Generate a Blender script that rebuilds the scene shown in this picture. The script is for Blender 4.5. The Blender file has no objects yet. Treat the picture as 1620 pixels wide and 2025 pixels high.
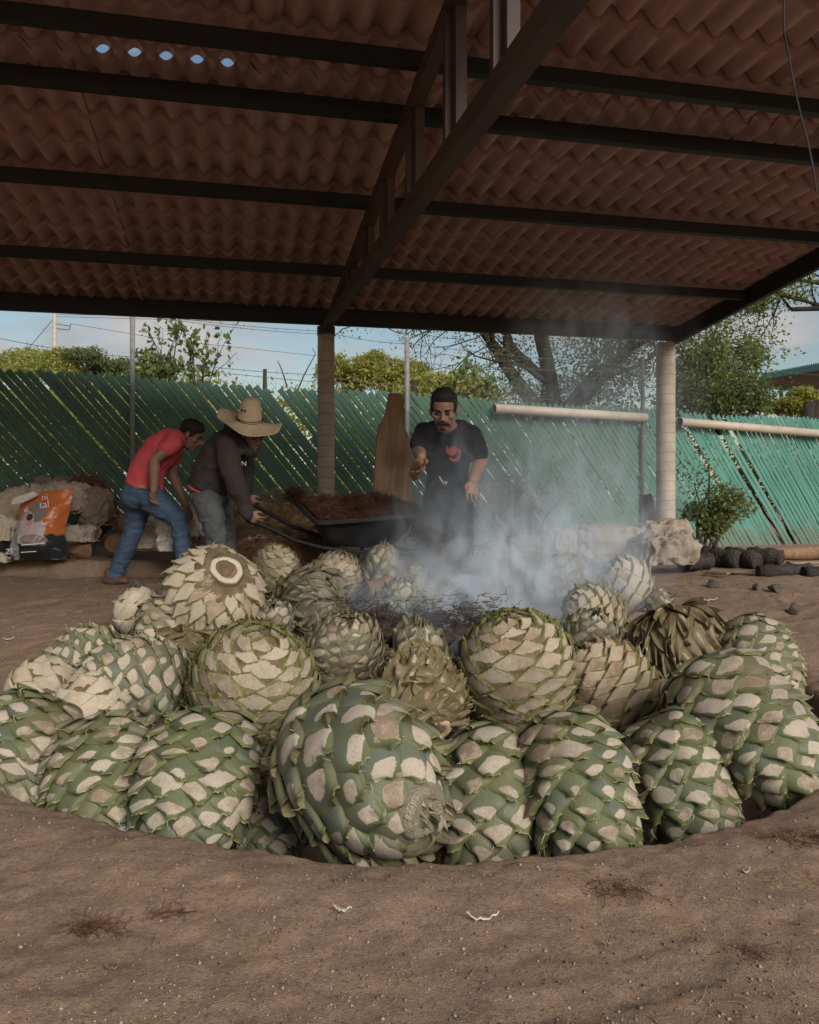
import bpy, bmesh, math, random
import numpy as np
from mathutils import Vector, Matrix

# ------------------------------------------------------------------ camera, sky, sun, exposure
SC = bpy.context.scene
COL = SC.collection
random.seed(7)
RNG = np.random.default_rng(11)
F = 1620.0            # focal length in photograph pixels
HZ = 985.0            # horizon row of the photograph
CAMZ = 1.0
cam_d = bpy.data.cameras.new('camera')
cam = bpy.data.objects.new('camera', cam_d)
COL.objects.link(cam)
cam.location = (0, 0, CAMZ)
cam.rotation_euler = (math.radians(90), 0, 0)
cam_d.sensor_fit = 'HORIZONTAL'
cam_d.sensor_width = 36.0
cam_d.lens = 36.0
cam_d.shift_y = -(1012.5 - HZ) / 1620.0
cam_d.clip_start = 0.05
cam_d.clip_end = 2000
SC.camera = cam

SUN_EL, SUN_AZ = 29.0, 151.0       # azimuth from +Y (away from the camera) towards +X
world = bpy.data.worlds.new('World')
SC.world = world
world.use_nodes = True
wt = world.node_tree
wt.nodes.clear()
def wn(t, **k):
    n = wt.nodes.new(t)
    for a, b in k.items():
        setattr(n, a, b)
    return n
w_out = wn('ShaderNodeOutputWorld')
w_bg = wn('ShaderNodeBackground')
w_sky = wn('ShaderNodeTexSky', sky_type='NISHITA', sun_disc=False)
w_sky.sun_elevation = math.radians(SUN_EL)
w_sky.sun_rotation = math.radians(SUN_AZ)
w_sky.air_density = 1.3
w_sky.dust_density = 0.8
w_tc = wn('ShaderNodeTexCoord')
w_map = wn('ShaderNodeMapping')
w_map.inputs['Scale'].default_value = (1.0, 1.0, 3.2)
w_map.inputs['Location'].default_value = (0.35, 0.1, 0.55)
w_n = wn('ShaderNodeTexNoise')
w_n.inputs['Scale'].default_value = 3.1
w_n.inputs['Detail'].default_value = 9.0
w_n.inputs['Roughness'].default_value = 0.55
w_n.inputs['Distortion'].default_value = 0.15
w_r = wn('ShaderNodeValToRGB')
w_r.color_ramp.elements[0].position = 0.45
w_r.color_ramp.elements[1].position = 0.57
w_n2 = wn('ShaderNodeTexNoise')
w_n2.inputs['Scale'].default_value = 6.0
w_n2.inputs['Detail'].default_value = 5.0
w_r2 = wn('ShaderNodeValToRGB')
w_r2.color_ramp.elements[0].position = 0.3
w_r2.color_ramp.elements[0].color = (4.0, 4.0, 4.15, 1)
w_r2.color_ramp.elements[1].position = 0.75
w_r2.color_ramp.elements[1].color = (6.8, 6.6, 6.5, 1)
w_mix = wn('ShaderNodeMixRGB')
L_ = wt.links.new
L_(w_tc.outputs['Generated'], w_map.inputs['Vector'])
L_(w_map.outputs['Vector'], w_n.inputs['Vector'])
L_(w_map.outputs['Vector'], w_n2.inputs['Vector'])
L_(w_n.outputs['Fac'], w_r.inputs['Fac'])
L_(w_n2.outputs['Fac'], w_r2.inputs['Fac'])
L_(w_r.outputs['Color'], w_mix.inputs['Fac'])
L_(w_sky.outputs['Color'], w_mix.inputs['Color1'])
L_(w_r2.outputs['Color'], w_mix.inputs['Color2'])
L_(w_mix.outputs['Color'], w_bg.inputs['Color'])
w_bg.inputs['Strength'].default_value = 0.067
L_(w_bg.outputs['Background'], w_out.inputs['Surface'])

sun_d = bpy.data.lights.new('sun', 'SUN')
sun = bpy.data.objects.new('sun', sun_d)
COL.objects.link(sun)
sun_d.energy = 2.8
sun_d.angle = math.radians(30.0)
sun_d.color = (1.0, 0.94, 0.86)
_e, _a = math.radians(SUN_EL), math.radians(SUN_AZ)
sun_dir = Vector((math.cos(_e) * math.sin(_a), math.cos(_e) * math.cos(_a), math.sin(_e)))
sun.rotation_euler = sun_dir.to_track_quat('Z', 'Y').to_euler()
sun.location = sun_dir * 30

SC.view_settings.view_transform = 'Standard'
SC.view_settings.look = 'None'
SC.view_settings.exposure = 0.4
SC.view_settings.gamma = 1.0
SC.render.engine = 'CYCLES'
SC.cycles.max_bounces = 10
SC.cycles.diffuse_bounces = 5
SC.cycles.transparent_max_bounces = 12
SC.cycles.volume_bounces = 3
SC.cycles.caustics_reflective = False
SC.cycles.caustics_refractive = False

# ------------------------------------------------------------------ helpers
def P(px, py, d):
    """world point seen at photograph pixel (px, py) at depth d"""
    return Vector(((px - 810.0) / F * d, d, CAMZ - (py - HZ) / F * d))

def _hash(ix, iy, iz, seed):
    h = (ix.astype(np.int64) * 374761393 + iy.astype(np.int64) * 668265263 + iz.astype(np.int64) * 2147483647 + seed * 1274126177) & 0xffffffff
    h = ((h ^ (h >> 13)) * 1274126177) & 0xffffffff
    h = (h ^ (h >> 16)) & 0xffffffff
    return h / 4294967295.0

def vnoise(p, seed=0):
    """value noise in -1..1 at an (n,3) array"""
    p = np.asarray(p, dtype=float)
    i = np.floor(p).astype(np.int64)
    f = p - i
    f = f * f * (3 - 2 * f)
    r = np.zeros(len(p))
    for dx in (0, 1):
        wx = f[:, 0] if dx else 1 - f[:, 0]
        for dy in (0, 1):
            wy = f[:, 1] if dy else 1 - f[:, 1]
            for dz in (0, 1):
                wz = f[:, 2] if dz else 1 - f[:, 2]
                r += wx * wy * wz * _hash(i[:, 0] + dx, i[:, 1] + dy, i[:, 2] + dz, seed)
    return r * 2 - 1

def fbm(p, octs=4, seed=0, gain=0.5):
    p = np.asarray(p, dtype=float)
    r = np.zeros(len(p)); a = 1.0
    for o in range(octs):
        r += a * vnoise(p, seed + o * 17)
        p = p * 2.03 + 5.1; a *= gain
    return r

def sstep(a, b, x):
    t = np.clip((x - a) / (b - a), 0, 1)
    return t * t * (3 - 2 * t)

def link(name, me, parent=None, mat=None, smooth=False):
    o = bpy.data.objects.new(name, me)
    COL.objects.link(o)
    if mat is not None and len(me.materials) == 0:
        me.materials.append(mat)
    if smooth and len(me.polygons):
        me.polygons.foreach_set('use_smooth', np.ones(len(me.polygons), dtype=bool))
    if parent is not None:
        o.parent = parent
    return o

def pymesh(name, v, f):
    me = bpy.data.meshes.new(name)
    me.from_pydata([tuple(map(float, a)) for a in v], [], f)
    me.update()
    return me

def fastmesh(name, v, quads):
    """v (n,3), quads (m,4) or tris (m,3) numpy"""
    me = bpy.data.meshes.new(name)
    v = np.asarray(v, dtype=np.float32); quads = np.asarray(quads, dtype=np.int32)
    k = quads.shape[1]; m = len(quads)
    me.vertices.add(len(v)); me.vertices.foreach_set('co', v.ravel())
    me.loops.add(m * k); me.loops.foreach_set('vertex_index', quads.ravel())
    me.polygons.add(m); me.polygons.foreach_set('loop_start', np.arange(0, m * k, k, dtype=np.int32))
    me.update(calc_edges=True)
    return me

def fattr(me, name, vals):
    a = me.attributes.new(name, 'FLOAT', 'POINT')
    a.data.foreach_set('value', np.asarray(vals, dtype=np.float32))

def tag(o, label=None, cat=None, group=None, kind=None):
    if label: o['label'] = label
    if cat: o['category'] = cat
    if group: o['group'] = group
    if kind: o['kind'] = kind
    return o

def empty(name, loc=(0, 0, 0), label=None, cat=None, group=None):
    o = bpy.data.objects.new(name, None)
    o.empty_display_size = 0.1
    COL.objects.link(o)
    o.location = loc
    return tag(o, label, cat, group)

class MB:
    """collects shapes in world space; build() makes one mesh object"""
    def __init__(s): s.v = []; s.f = []
    def add(s, v, f):
        n = len(s.v)
        s.v += [tuple(map(float, a)) for a in v]
        s.f += [tuple(i + n for i in q) for q in f]
        return s
    def hexa(s, c):      # eight corners: bottom ring then top ring
        return s.add(c, [(3, 2, 1, 0), (4, 5, 6, 7), (0, 1, 5, 4), (1, 2, 6, 5), (2, 3, 7, 6), (3, 0, 4, 7)])
    def box(s, c, h, ax=None):
        c = Vector(c); X, Y, Z = ax if ax else (Vector((1, 0, 0)), Vector((0, 1, 0)), Vector((0, 0, 1)))
        pts = [c + X * h[0] * a + Y * h[1] * b + Z * h[2] * d for d in (-1, 1) for a, b in ((-1, -1), (1, -1), (1, 1), (-1, 1))]
        return s.hexa(pts)
    def bar(s, a, b, w, h, up=Vector((0, 0, 1))):
        a = Vector(a); b = Vector(b); d = (b - a).normalized()
        X = d.cross(up).normalized(); Z = X.cross(d)
        return s.box((a + b) / 2, ((b - a).length / 2, w / 2, h / 2), (d, X, Z))
    def tube(s, pts, rad, n=8, cap=True, side=None, flat=1.0):
        """rad: number or list; flat: ratio of the second half-axis"""
        pts = [Vector(p) for p in pts]
        if not hasattr(rad, '__len__'): rad = [rad] * len(pts)
        rings = []; ref = Vector(side) if side is not None else None
        m = len(pts)
        for i, p in enumerate(pts):
            d = (pts[min(i + 1, m - 1)] - pts[max(i - 1, 0)]).normalized()
            if ref is None:
                ref = d.orthogonal()
            X = (ref - d * ref.dot(d)).normalized(); Y = d.cross(X)
            if side is None: ref = X
            r = rad[i]; ra, rb = (r if hasattr(r, '__len__') else (r, r * flat))
            rings.append([p + X * ra * math.cos(2 * math.pi * k / n) + Y * rb * math.sin(2 * math.pi * k / n) for k in range(n)])
        v = [q for r in rings for q in r]
        f = [(i * n + k, i * n + (k + 1) % n, (i + 1) * n + (k + 1) % n, (i + 1) * n + k) for i in range(m - 1) for k in range(n)]
        if cap:
            f.append(tuple(range(n - 1, -1, -1))); f.append(tuple((m - 1) * n + k for k in range(n)))
        return s.add(v, f)
    def ball(s, c, r, n=10, m=7, rot=None):
        c = Vector(c); r = r if hasattr(r, '__len__') else (r, r, r)
        v = []; f = []
        for i in range(m + 1):
            th = math.pi * i / m
            for k in range(n):
                ph = 2 * math.pi * k / n
                q = Vector((r[0] * math.sin(th) * math.cos(ph), r[1] * math.sin(th) * math.sin(ph), r[2] * math.cos(th)))
                v.append(c + (rot @ q if rot else q))
        for i in range(m):
            for k in range(n):
                f.append((i * n + k, (i + 1) * n + k, (i + 1) * n + (k + 1) % n, i * n + (k + 1) % n))
        return s.add(v, f)
    def prism(s, outline, a, b):
        """outline: list of 3D points; extruded from offset a to offset b (vectors)"""
        n = len(outline); a = Vector(a); b = Vector(b)
        v = [Vector(p) + a for p in outline] + [Vector(p) + b for p in outline]
        f = [tuple(range(n - 1, -1, -1)), tuple(range(n, 2 * n))]
        f += [(k, (k + 1) % n, n + (k + 1) % n, n + k) for k in range(n)]
        return s.add(v, f)
    def build(s, name, mat, parent=None, smooth=False, at=None):
        """at: local origin in world space (parent's location)"""
        o0 = Vector(parent.location) if parent is not None and at is None else Vector(at or (0, 0, 0))
        if parent is not None and parent.parent is not None and at is None:
            o0 = o0 + Vector(parent.parent.location)
        v = [Vector(p) - o0 for p in s.v]
        me = pymesh(name, v, s.f)
        bm = bmesh.new(); bm.from_mesh(me); bmesh.ops.remove_doubles(bm, verts=bm.verts, dist=1e-5)
        bmesh.ops.recalc_face_normals(bm, faces=bm.faces); bm.to_mesh(me); bm.free()
        o = link(name, me, parent, mat, smooth)
        if parent is None and at is not None: o.location = at
        return o

def jitter(o, amp, scale, seed=0, octs=3):
    """push a mesh's vertices about with smooth noise"""
    me = o.data; n = len(me.vertices)
    co = np.empty(n * 3, dtype=np.float32); me.vertices.foreach_get('co', co); co = co.reshape(-1, 3)
    off = np.stack([fbm(co * scale + k * 31.7 + seed, octs, seed + k) for k in range(3)], 1)
    me.vertices.foreach_set('co', (co + off * amp).astype(np.float32).ravel()); me.update()
    return o

# ------------------------------------------------------------------ materials
class NT:
    def __init__(s, name):
        s.m = bpy.data.materials.new(name); s.m.use_nodes = True
        s.t = s.m.node_tree; s.b = s.t.nodes['Principled BSDF']; s.out = s.t.nodes['Material Output']
        s.coord = None
    def n(s, t, **k):
        nd = s.t.nodes.new(t)
        for a, b in k.items():
            if a.startswith('i_'): nd.inputs[a[2:].replace('_', ' ')].default_value = b
            else: setattr(nd, a, b)
        return nd
    def l(s, a, b): s.t.links.new(a, b)
    def obj(s, scale=(1, 1, 1), gen=False, rot=(0, 0, 0)):
        tc = s.n('ShaderNodeTexCoord'); mp = s.n('ShaderNodeMapping')
        mp.inputs['Scale'].default_value = scale; mp.inputs['Rotation'].default_value = rot
        s.l(tc.outputs['Generated' if gen else 'Object'], mp.inputs['Vector'])
        return mp.outputs['Vector']
    def pos(s, scale=(1, 1, 1)):
        g = s.n('ShaderNodeNewGeometry'); mp = s.n('ShaderNodeMapping')
        mp.inputs['Scale'].default_value = scale
        s.l(g.outputs['Position'], mp.inputs['Vector'])
        return mp.outputs['Vector']
    def noise(s, vec, scale, detail=5, rough=0.55, dist=0.0):
        nd = s.n('ShaderNodeTexNoise'); s.l(vec, nd.inputs['Vector'])
        nd.inputs['Scale'].default_value = scale; nd.inputs['Detail'].default_value = detail
        nd.inputs['Roughness'].default_value = rough; nd.inputs['Distortion'].default_value = dist
        return nd.outputs['Fac']
    def ramp(s, fac, stops):
        nd = s.n('ShaderNodeValToRGB'); s.l(fac, nd.inputs['Fac'])
        e = nd.color_ramp.elements
        while len(e) < len(stops): e.new(0.5)
        for el, (p, c) in zip(e, stops):
            el.position = p; el.color = (*c, 1) if hasattr(c, '__len__') else (c, c, c, 1)
        return nd.outputs['Color']
    def mix(s, fac, a, b, mode='MIX'):
        nd = s.n('ShaderNodeMixRGB', blend_type=mode)
        for i, x in enumerate((fac, a, b)):
            if hasattr(x, 'is_linked') or hasattr(x, 'links'): s.l(x, nd.inputs[i])
            elif hasattr(x, '__len__'): nd.inputs[i].default_value = (*x, 1)
            else: nd.inputs[i].default_value = x if i == 0 else (x, x, x, 1)
        return nd.outputs['Color']
    def math(s, op, a, b=0.0):
        nd = s.n('ShaderNodeMath', operation=op)
        for i, x in enumerate((a, b)):
            if hasattr(x, 'links'): s.l(x, nd.inputs[i])
            else: nd.inputs[i].default_value = x
        return nd.outputs['Value']
    def attr(s, name):
        nd = s.n('ShaderNodeAttribute', attribute_name=name); return nd.outputs['Fac']
    def bump(s, h, strength=0.5, dist=0.01):
        nd = s.n('ShaderNodeBump'); s.l(h, nd.inputs['Height'])
        nd.inputs['Strength'].default_value = strength; nd.inputs['Distance'].default_value = dist
        s.l(nd.outputs['Normal'], s.b.inputs['Normal'])
    def col(s, c):
        if hasattr(c, 'links'): s.l(c, s.b.inputs['Base Color'])
        else: s.b.inputs['Base Color'].default_value = (*c, 1)
    def rough(s, r, spec=0.3):
        if hasattr(r, 'links'): s.l(r, s.b.inputs['Roughness'])
        else: s.b.inputs['Roughness'].default_value = r
        s.b.inputs['Specular IOR Level'].default_value = spec

def simple(name, c1, c2, scale=8, rough=0.8, bump=0.3, dist=0.004, spec=0.25, stretch=(1, 1, 1), detail=6, metal=0.0):
    t = NT(name); v = t.obj(stretch)
    n = t.noise(v, scale, detail)
    t.col(t.ramp(n, [(0.3, c1), (0.7, c2)])); t.rough(rough, spec)
    t.b.inputs['Metallic'].default_value = metal
    if bump: t.bump(t.noise(v, scale * 4, 4), bump, dist)
    return t.m
M = {}
# ------------------------------------------------------------------ ground
PIT = (-0.03, 4.2, 1.97)
def rim_r(th):
    q = np.stack([np.cos(th) * 2.2, np.sin(th) * 2.2, np.zeros_like(th)], 1)
    return PIT[2] + 0.05 * fbm(q, 3, 5) + 0.012 * fbm(q * 7, 2, 9)

def ground_z(x, y, fine=True):
    x = np.asarray(x, dtype=float); y = np.asarray(y, dtype=float)
    z = np.interp(y, [-60, 2.6, 4.4, 6.0, 6.9, 8.2, 10.5, 14, 120], [0, 0, 0.07, 0.22, 0.32, 0.37, 0.34, 0.2, 0.2])
    p = np.stack([x, y, np.zeros_like(x)], 1)
    # raised bank on the left behind the pit
    edge = 7.0 + 0.10 * fbm(p * 1.7, 3, 3) + 0.05 * x * 0
    bank = sstep(-0.02, 0.10, y - edge) * sstep(-0.7, -1.5, x)
    z = z + 0.13 * bank
    bank2 = sstep(0, 0.6, y - 7.6) * sstep(0.4, -1.2, x)
    z = z + 0.10 * bank2
    z = z + 0.020 * fbm(p * 0.9, 3, 21) * sstep(1.0, 2.5, np.abs(y - 4.2) + np.abs(x) * 0.6)
    dx = x - PIT[0]; dy = y - PIT[1]
    r = np.hypot(dx, dy); R = rim_r(np.arctan2(dy, dx))
    z = z + 0.035 * np.exp(-((r - R - 0.16) / 0.17) ** 2)
    inside = sstep(0.02, -0.17, r - R)
    floor = -0.42 + 0.60 * np.exp(-(np.hypot(dx, dy - 0.25) / 0.85) ** 2)
    z = z * (1 - inside) + floor * inside
    if fine:
        z = z + 0.0045 * fbm(p * 6, 3, 33) + 0.0055 * fbm(p * 24, 3, 41)
        # trodden hollows
        for (hx, hy, ang, a, b, dpt) in ((0.55, 1.72, 0.5, .15, .055, .016), (0.86, 1.66, 0.9, .13, .05, .014), (0.32, 1.62, 0.2, .14, .05, .010), (-0.45, 1.8, -0.4, .13, .05, .010),
                                         (0.05, 1.95, 1.2, .12, .05, .008), (-0.75, 1.66, 0.3, .13, .05, .009), (2.6, 5.6, .4, .2, .1, .03), (2.9, 6.1, 1.2, .22, .1, .03), (-2.7, 6.0, .6, .22, .1, .025)):
            u = (x - hx) * math.cos(ang) + (y - hy) * math.sin(ang); w = -(x - hx) * math.sin(ang) + (y - hy) * math.cos(ang)
            q = (u / a) ** 2 + (w / b) ** 2
            z = z - 0.6 * dpt * np.exp(-q ** 2) + dpt * 0.18 * np.exp(-((np.sqrt(q) - 1.35) / 0.25) ** 2)
            z = z + dpt * 0.25 * np.sin(u * 170) * np.exp(-q ** 2)
    return z

def gz(x, y):
    return float(ground_z(np.array([x]), np.array([y]), False)[0])

def make_ground():
    def axis(fine0, fine1, step, lo, hi):
        a = list(np.arange(fine0, fine1, step)); s = step; v = a[-1]
        while v < hi: s *= 1.25; v += s; a.append(v)
        s = step; v = a[0]; pre = []
        while v > lo: s *= 1.25; v -= s; pre.append(v)
        return np.array(pre[::-1] + a)
    xs = axis(-2.9, 2.9, 0.02, -150, 150)
    ys = axis(1.4, 3.2, 0.013, -40, 3.2)[:-1]
    ys = np.concatenate([ys[ys < 3.18], axis(3.2, 7.6, 0.022, 3.19, 300)])
    X, Y = np.meshgrid(xs, ys)
    z = ground_z(X.ravel(), Y.ravel())
    nx, ny = len(xs), len(ys)
    i = np.arange(nx * ny).reshape(ny, nx)
    q = np.stack([i[:-1, :-1], i[:-1, 1:], i[1:, 1:], i[1:, :-1]], -1).reshape(-1, 4)
    me = fastmesh('ground', np.stack([X.ravel(), Y.ravel(), z], 1), q)
    t = NT('dirt'); v = t.pos()
    big = t.noise(v, 0.9, 5, 0.6); mid = t.noise(v, 5.5, 6, 0.65); fine = t.noise(v, 75, 6, 0.8)
    c = t.ramp(mid, [(0.32, (0.245, 0.168, 0.118)), (0.55, (0.345, 0.235, 0.16)), (0.75, (0.46, 0.315, 0.21))])
    c = t.mix(t.ramp(big, [(0.38, 0.0), (0.62, 0.6)]), c, (0.255, 0.178, 0.135))
    c = t.mix(t.ramp(fine, [(0.33, 0.9), (0.50, 0.0)]), c, (0.15, 0.102, 0.075))
    c = t.mix(t.ramp(fine, [(0.56, 0.0), (0.72, 0.7)]), c, (0.58, 0.42, 0.29))
    vo = t.n('ShaderNodeTexVoronoi'); t.l(v, vo.inputs['Vector']); vo.inputs['Scale'].default_value = 140
    sp = t.ramp(vo.outputs['Distance'], [(0.10, 0.55), (0.22, 0.0)])
    c = t.mix(sp, c, vo.outputs['Color'], 'SOFT_LIGHT')
    t.col(c); t.rough(0.95, 0.1)
    h = t.mix(0.5, fine, t.noise(v, 220, 3, 0.7))
    t.bump(h, 0.9, 0.014)
    o = link('ground', me, None, t.m, True)
    tag(o, kind='structure')
    return o
make_ground()

# ------------------------------------------------------------------ roofed shed
M['steel'] = simple('dark steel', (0.011, 0.0115, 0.013), (0.02, 0.02, 0.022), 6, 0.6, 0.15, 0.002, 0.4)
M['rust'] = simple('red oxide paint', (0.055, 0.034, 0.028), (0.085, 0.050, 0.038), 5, 0.6, 0.15, 0.002, 0.35)
def roof_mat():
    t = NT('terracotta sheet'); v = t.pos()
    n = t.noise(v, 1.1, 5, 0.6); n2 = t.noise(t.pos((3, 0.6, 3)), 4.0, 6, 0.6)
    c = t.ramp(n2, [(0.25, (0.38, 0.235, 0.20)), (0.55, (0.49, 0.31, 0.265)), (0.8, (0.60, 0.40, 0.345))])
    c = t.mix(t.ramp(n, [(0.4, 0.0), (0.7, 0.6)]), c, (0.37, 0.21, 0.18))
    oi = t.n('ShaderNodeObjectInfo')
    c = t.mix(t.math('MULTIPLY', oi.outputs['Random'], 0.35), c, (0.32, 0.24, 0.20))
    t.col(c); t.rough(0.55, 0.3)
    t.bump(t.noise(v, 30, 3), 0.12, 0.003)
    return t.m
M['roof'] = roof_mat()
ANG = math.radians(12.5)
RE = Vector((math.cos(ANG), math.sin(ANG), 0))         # along the eave, to the right
RN = Vector((math.sin(ANG), -math.cos(ANG), 0))        # up the slope, towards the camera
RL = Vector((-0.866, 8.5, 0))                          # left post
HE, RM = CAMZ + 1.836, 0.097
def roof(t, v, dz=0.0): return RL + RE * t + RN * v + Vector((0, 0, HE + RM * v + dz))
T0, T1 = -6.6, 4.02
shed = empty('open_shed', (RL.x, RL.y, 0), 'open shed of dark steel beams and wavy terracotta roof sheets over the pit', 'shed')
def tile_sheet(nw, length, v0):
    """wavy sheet in roof coordinates (t across, v up-slope)"""
    step, per = 0.3325, 0.16
    nt = int(nw * 10) + 1
    tt = np.linspace(0, nw * per, nt)
    ca = np.cos(2 * np.pi * tt / per); wave = 0.032 * np.sign(ca) * np.abs(ca) ** 0.8
    rows = []; k0 = int(math.floor(v0 / step)); v = v0
    cuts = [v0] + [k * step for k in range(k0 + 1, int((v0 + length) / step) + 1)] + [v0 + length]
    for a, b in zip(cuts[:-1], cuts[1:]):
        if b - a < 1e-4: continue
        if rows: rows += [(a - 0.011, 0.0), (a - 0.009, 0.085), (a + 0.006, 0.085), (a + 0.008, 0.036)]
        for w in (0.03, 0.3, 0.7, 0.94):
            vv = a + (b - a) * w; fr = (vv - math.floor(a / step + 1e-6) * step) / step
            rows.append((vv, 0.036 * max(1 - fr, 0.0) ** 1.3))
    V = []
    for vv, off in rows:
        for i in range(nt): V.append((tt[i], vv, wave[i] * (1 + (0.12 if off > 0.02 else 0)) + off))
    n = len(rows); idx = np.arange(n * nt).reshape(n, nt)
    q = np.stack([idx[:-1, :-1], idx[:-1, 1:], idx[1:, 1:], idx[1:, :-1]], -1).reshape(-1, 4)
    V = np.array(V)
    W = np.stack([RE.x * V[:, 0] + RN.x * V[:, 1], RE.y * V[:, 0] + RN.y * V[:, 1], V[:, 2] + RM * V[:, 1]], 1)
    me = fastmesh('roof_sheet', W, q)
    me.polygons.foreach_set('use_smooth', np.ones(len(me.polygons), dtype=bool))
    me.set_sharp_from_angle(angle=math.radians(52))
    return me
RIDGE = 6.55
sheet_lo = tile_sheet(6.6, 4.105, -0.12)
sheet_hi = tile_sheet(7.2, RIDGE - 3.9, 3.90)
k = 0
tcur = T1 + 0.02
while tcur > T0:
    tcur -= 0.985
    for me, dz in ((sheet_lo, 0.115), (sheet_hi, 0.155)):
        o = link('roof_sheet', me, shed, M['roof'])
        shift = 0.08 if (me is sheet_hi and k == 5) else 0.0
        if me is sheet_hi: dz = 0.133 if k == 5 else 0.118
        o.location = RE * (tcur + shift) + Vector((0, 0, HE + dz + (0.017 if k % 2 else 0)))
        o.rotation_euler = (0, 0, random.uniform(-0.002, 0.002))
    k += 1
# far slope behind the camera
def member(name, a, b, w, h, mat='steel', up=Vector((0, 0, 1))):
    return MB().bar(a, b, w, h, up).build(name, M[mat], shed)
NRM = Vector((0, 0, 1))
for v, hh in ((0.0, 0.13), (1.35, 0.085), (2.69, 0.085), (3.83, 0.09), (4.33, 0.08), (5.42, 0.09)):
    zz = 0.045 if v == 0 else 0.02
    member('purlin', roof(T0, v, zz), roof(T1, v, zz), 0.06, hh + (0.04 if v == 0 else 0))
member('edge_beam', roof(T1 - 0.04, -0.1, 0.0), roof(T1 - 0.04, RIDGE, 0.0), 0.05, 0.17)
member('ridge_beam', roof(T0, RIDGE, 0.0), roof(T1, RIDGE, 0.0), 0.1, 0.14)
def truss(t):
    bot = lambda v: RL + RE * t + RN * v + Vector((0, 0, HE - 0.04 - 0.047 * v))
    member('top_chord', roof(t, -0.05, -0.09), roof(t, RIDGE, -0.09), 0.07, 0.085, 'rust')
    member('bottom_chord', bot(0.0), bot(RIDGE), 0.08, 0.095, 'rust')
    for v in (0.55, 1.1, 1.78, 2.61, 3.34, 4.14, 4.94, 5.62, 6.2):
        a, b = bot(v), roof(t, v, -0.09)
        for s in (-0.028, 0.028):
            member('truss_upright', a + RN * s * 1.0 + RE * s * 0.6, b + RN * s + RE * s * 0.6, 0.045, 0.05, 'rust', RE)
truss(0.0)
truss(-5.6)
def post_mat():
    t = NT('concrete in pipe'); v = t.obj()
    n = t.noise(v, 6, 6); c = t.ramp(n, [(0.3, (0.36, 0.30, 0.235)), (0.7, (0.50, 0.43, 0.345))])
    w = t.n('ShaderNodeTexWave', wave_type='BANDS', bands_direction='Z'); t.l(t.obj((1, 1, 1), rot=(0.12, 0.05, 0)), w.inputs['Vector'])
    w.inputs['Scale'].default_value = 2.9; w.inputs['Distortion'].default_value = 0.6; w.inputs['Detail Scale'].default_value = 2
    line = t.ramp(w.outputs['Fac'], [(0.0, 0.7), (0.02, 0.0)])
    c = t.mix(line, c, (0.16, 0.12, 0.09)); t.col(c); t.rough(0.75, 0.3)
    t.bump(t.noise(v, 40, 4), 0.25, 0.003)
    return t.m
M['post'] = post_mat()
def column(t, v, r, zb, ht=None):
    b = roof(t, v); top = (ht if ht else HE + RM * v - 0.06)
    n = 10
    pts = [(b.x, b.y, zb + (top - zb) * i / n) for i in range(n + 1)]
    rr = [r * (1.0 + 0.012 * math.sin(i * 2.3)) for i in range(n + 1)]
    o = MB().tube(pts, rr, 28).build('post', M['post'], shed, True)
    return o
column(0.0, 0.0, 0.088, 0.2, HE - 0.14)
column(3.88, 0.0, 0.106, 0.1, HE - 0.07)
column(-5.6, 0.0, 0.1, 0.2)
column(3.95, RIDGE - 0.1, 0.1, -0.2)
column(-5.6, RIDGE - 0.1, 0.1, -0.2, HE - 0.36)
MB().tube([roof(0, 0, -0.145), roof(0, 0, -0.06)], 0.094, 24).build('post_cap', M['rust'], shed)
# loose cable hanging from the roof at the right
cab = [P(1551, 62, 2.9), P(1560, 110, 2.92), P(1571, 170, 2.93), P(1584, 230, 2.95), P(1598, 280, 2.95), P(1608, 330, 2.95), P(1616, 380, 2.95)]
c0 = Vector(cab[0]); v_ = (c0 - RL).dot(RN); c0.z = HE + RM * v_ + 0.08
o = MB().tube([c0] + cab, 0.004, 6).build('hanging_cable', M['steel'])
tag(o, 'thin loose cable hanging from the roof at the upper right', 'cable')

# ------------------------------------------------------------------ fence
def slat_mat():
    t = NT('green plastic slat'); v = t.pos()
    n = t.noise(v, 2.2, 6, 0.65); oi = t.n('ShaderNodeObjectInfo')
    c = t.ramp(n, [(0.3, (0.044, 0.108, 0.072)), (0.7, (0.074, 0.162, 0.112))])
    c = t.mix(t.math('MULTIPLY', oi.outputs['Random'], 0.5), c, (0.06, 0.135, 0.10))
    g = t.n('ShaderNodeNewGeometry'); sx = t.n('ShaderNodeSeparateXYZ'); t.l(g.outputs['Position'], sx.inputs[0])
    c = t.mix(t.ramp(t.math('MULTIPLY', sx.outputs['X'], 0.1), [(0.30, 0.0), (0.46, 0.8)]), c, (0.115, 0.31, 0.255))  # paler teal to the right: open-sky brightness put into the colour as fading
    low = t.math('ADD', t.math('MULTIPLY', sx.outputs['Z'], -1.1), t.math('MULTIPLY', n, 1.3))
    c = t.mix(t.ramp(low, [(0.0, 0.0), (0.2, 0.5)]), c, (0.17, 0.115, 0.075))
    t.col(c); t.rough(0.5, 0.35); t.bump(t.noise(v, 50, 3), 0.15, 0.002)
    return t.m
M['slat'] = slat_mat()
M['galv'] = simple('galvanised steel', (0.16, 0.16, 0.155), (0.27, 0.265, 0.25), 14, 0.55, 0.1, 0.002, 0.5)
M['wire'] = simple('old wire', (0.07, 0.06, 0.05), (0.12, 0.10, 0.085), 20, 0.6, 0, 0.001, 0.4)
FA, FB = Vector((-4.25, 8.5, 0)), Vector((5.67, 13.3, 0))
FD = (FB - FA).normalized(); FN = Vector((FD.y, -FD.x, 0))
FTOP = 2.33
def fence_bot(s):
    p = FA + FD * s
    return gz(p.x, p.y) - 0.02
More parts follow.
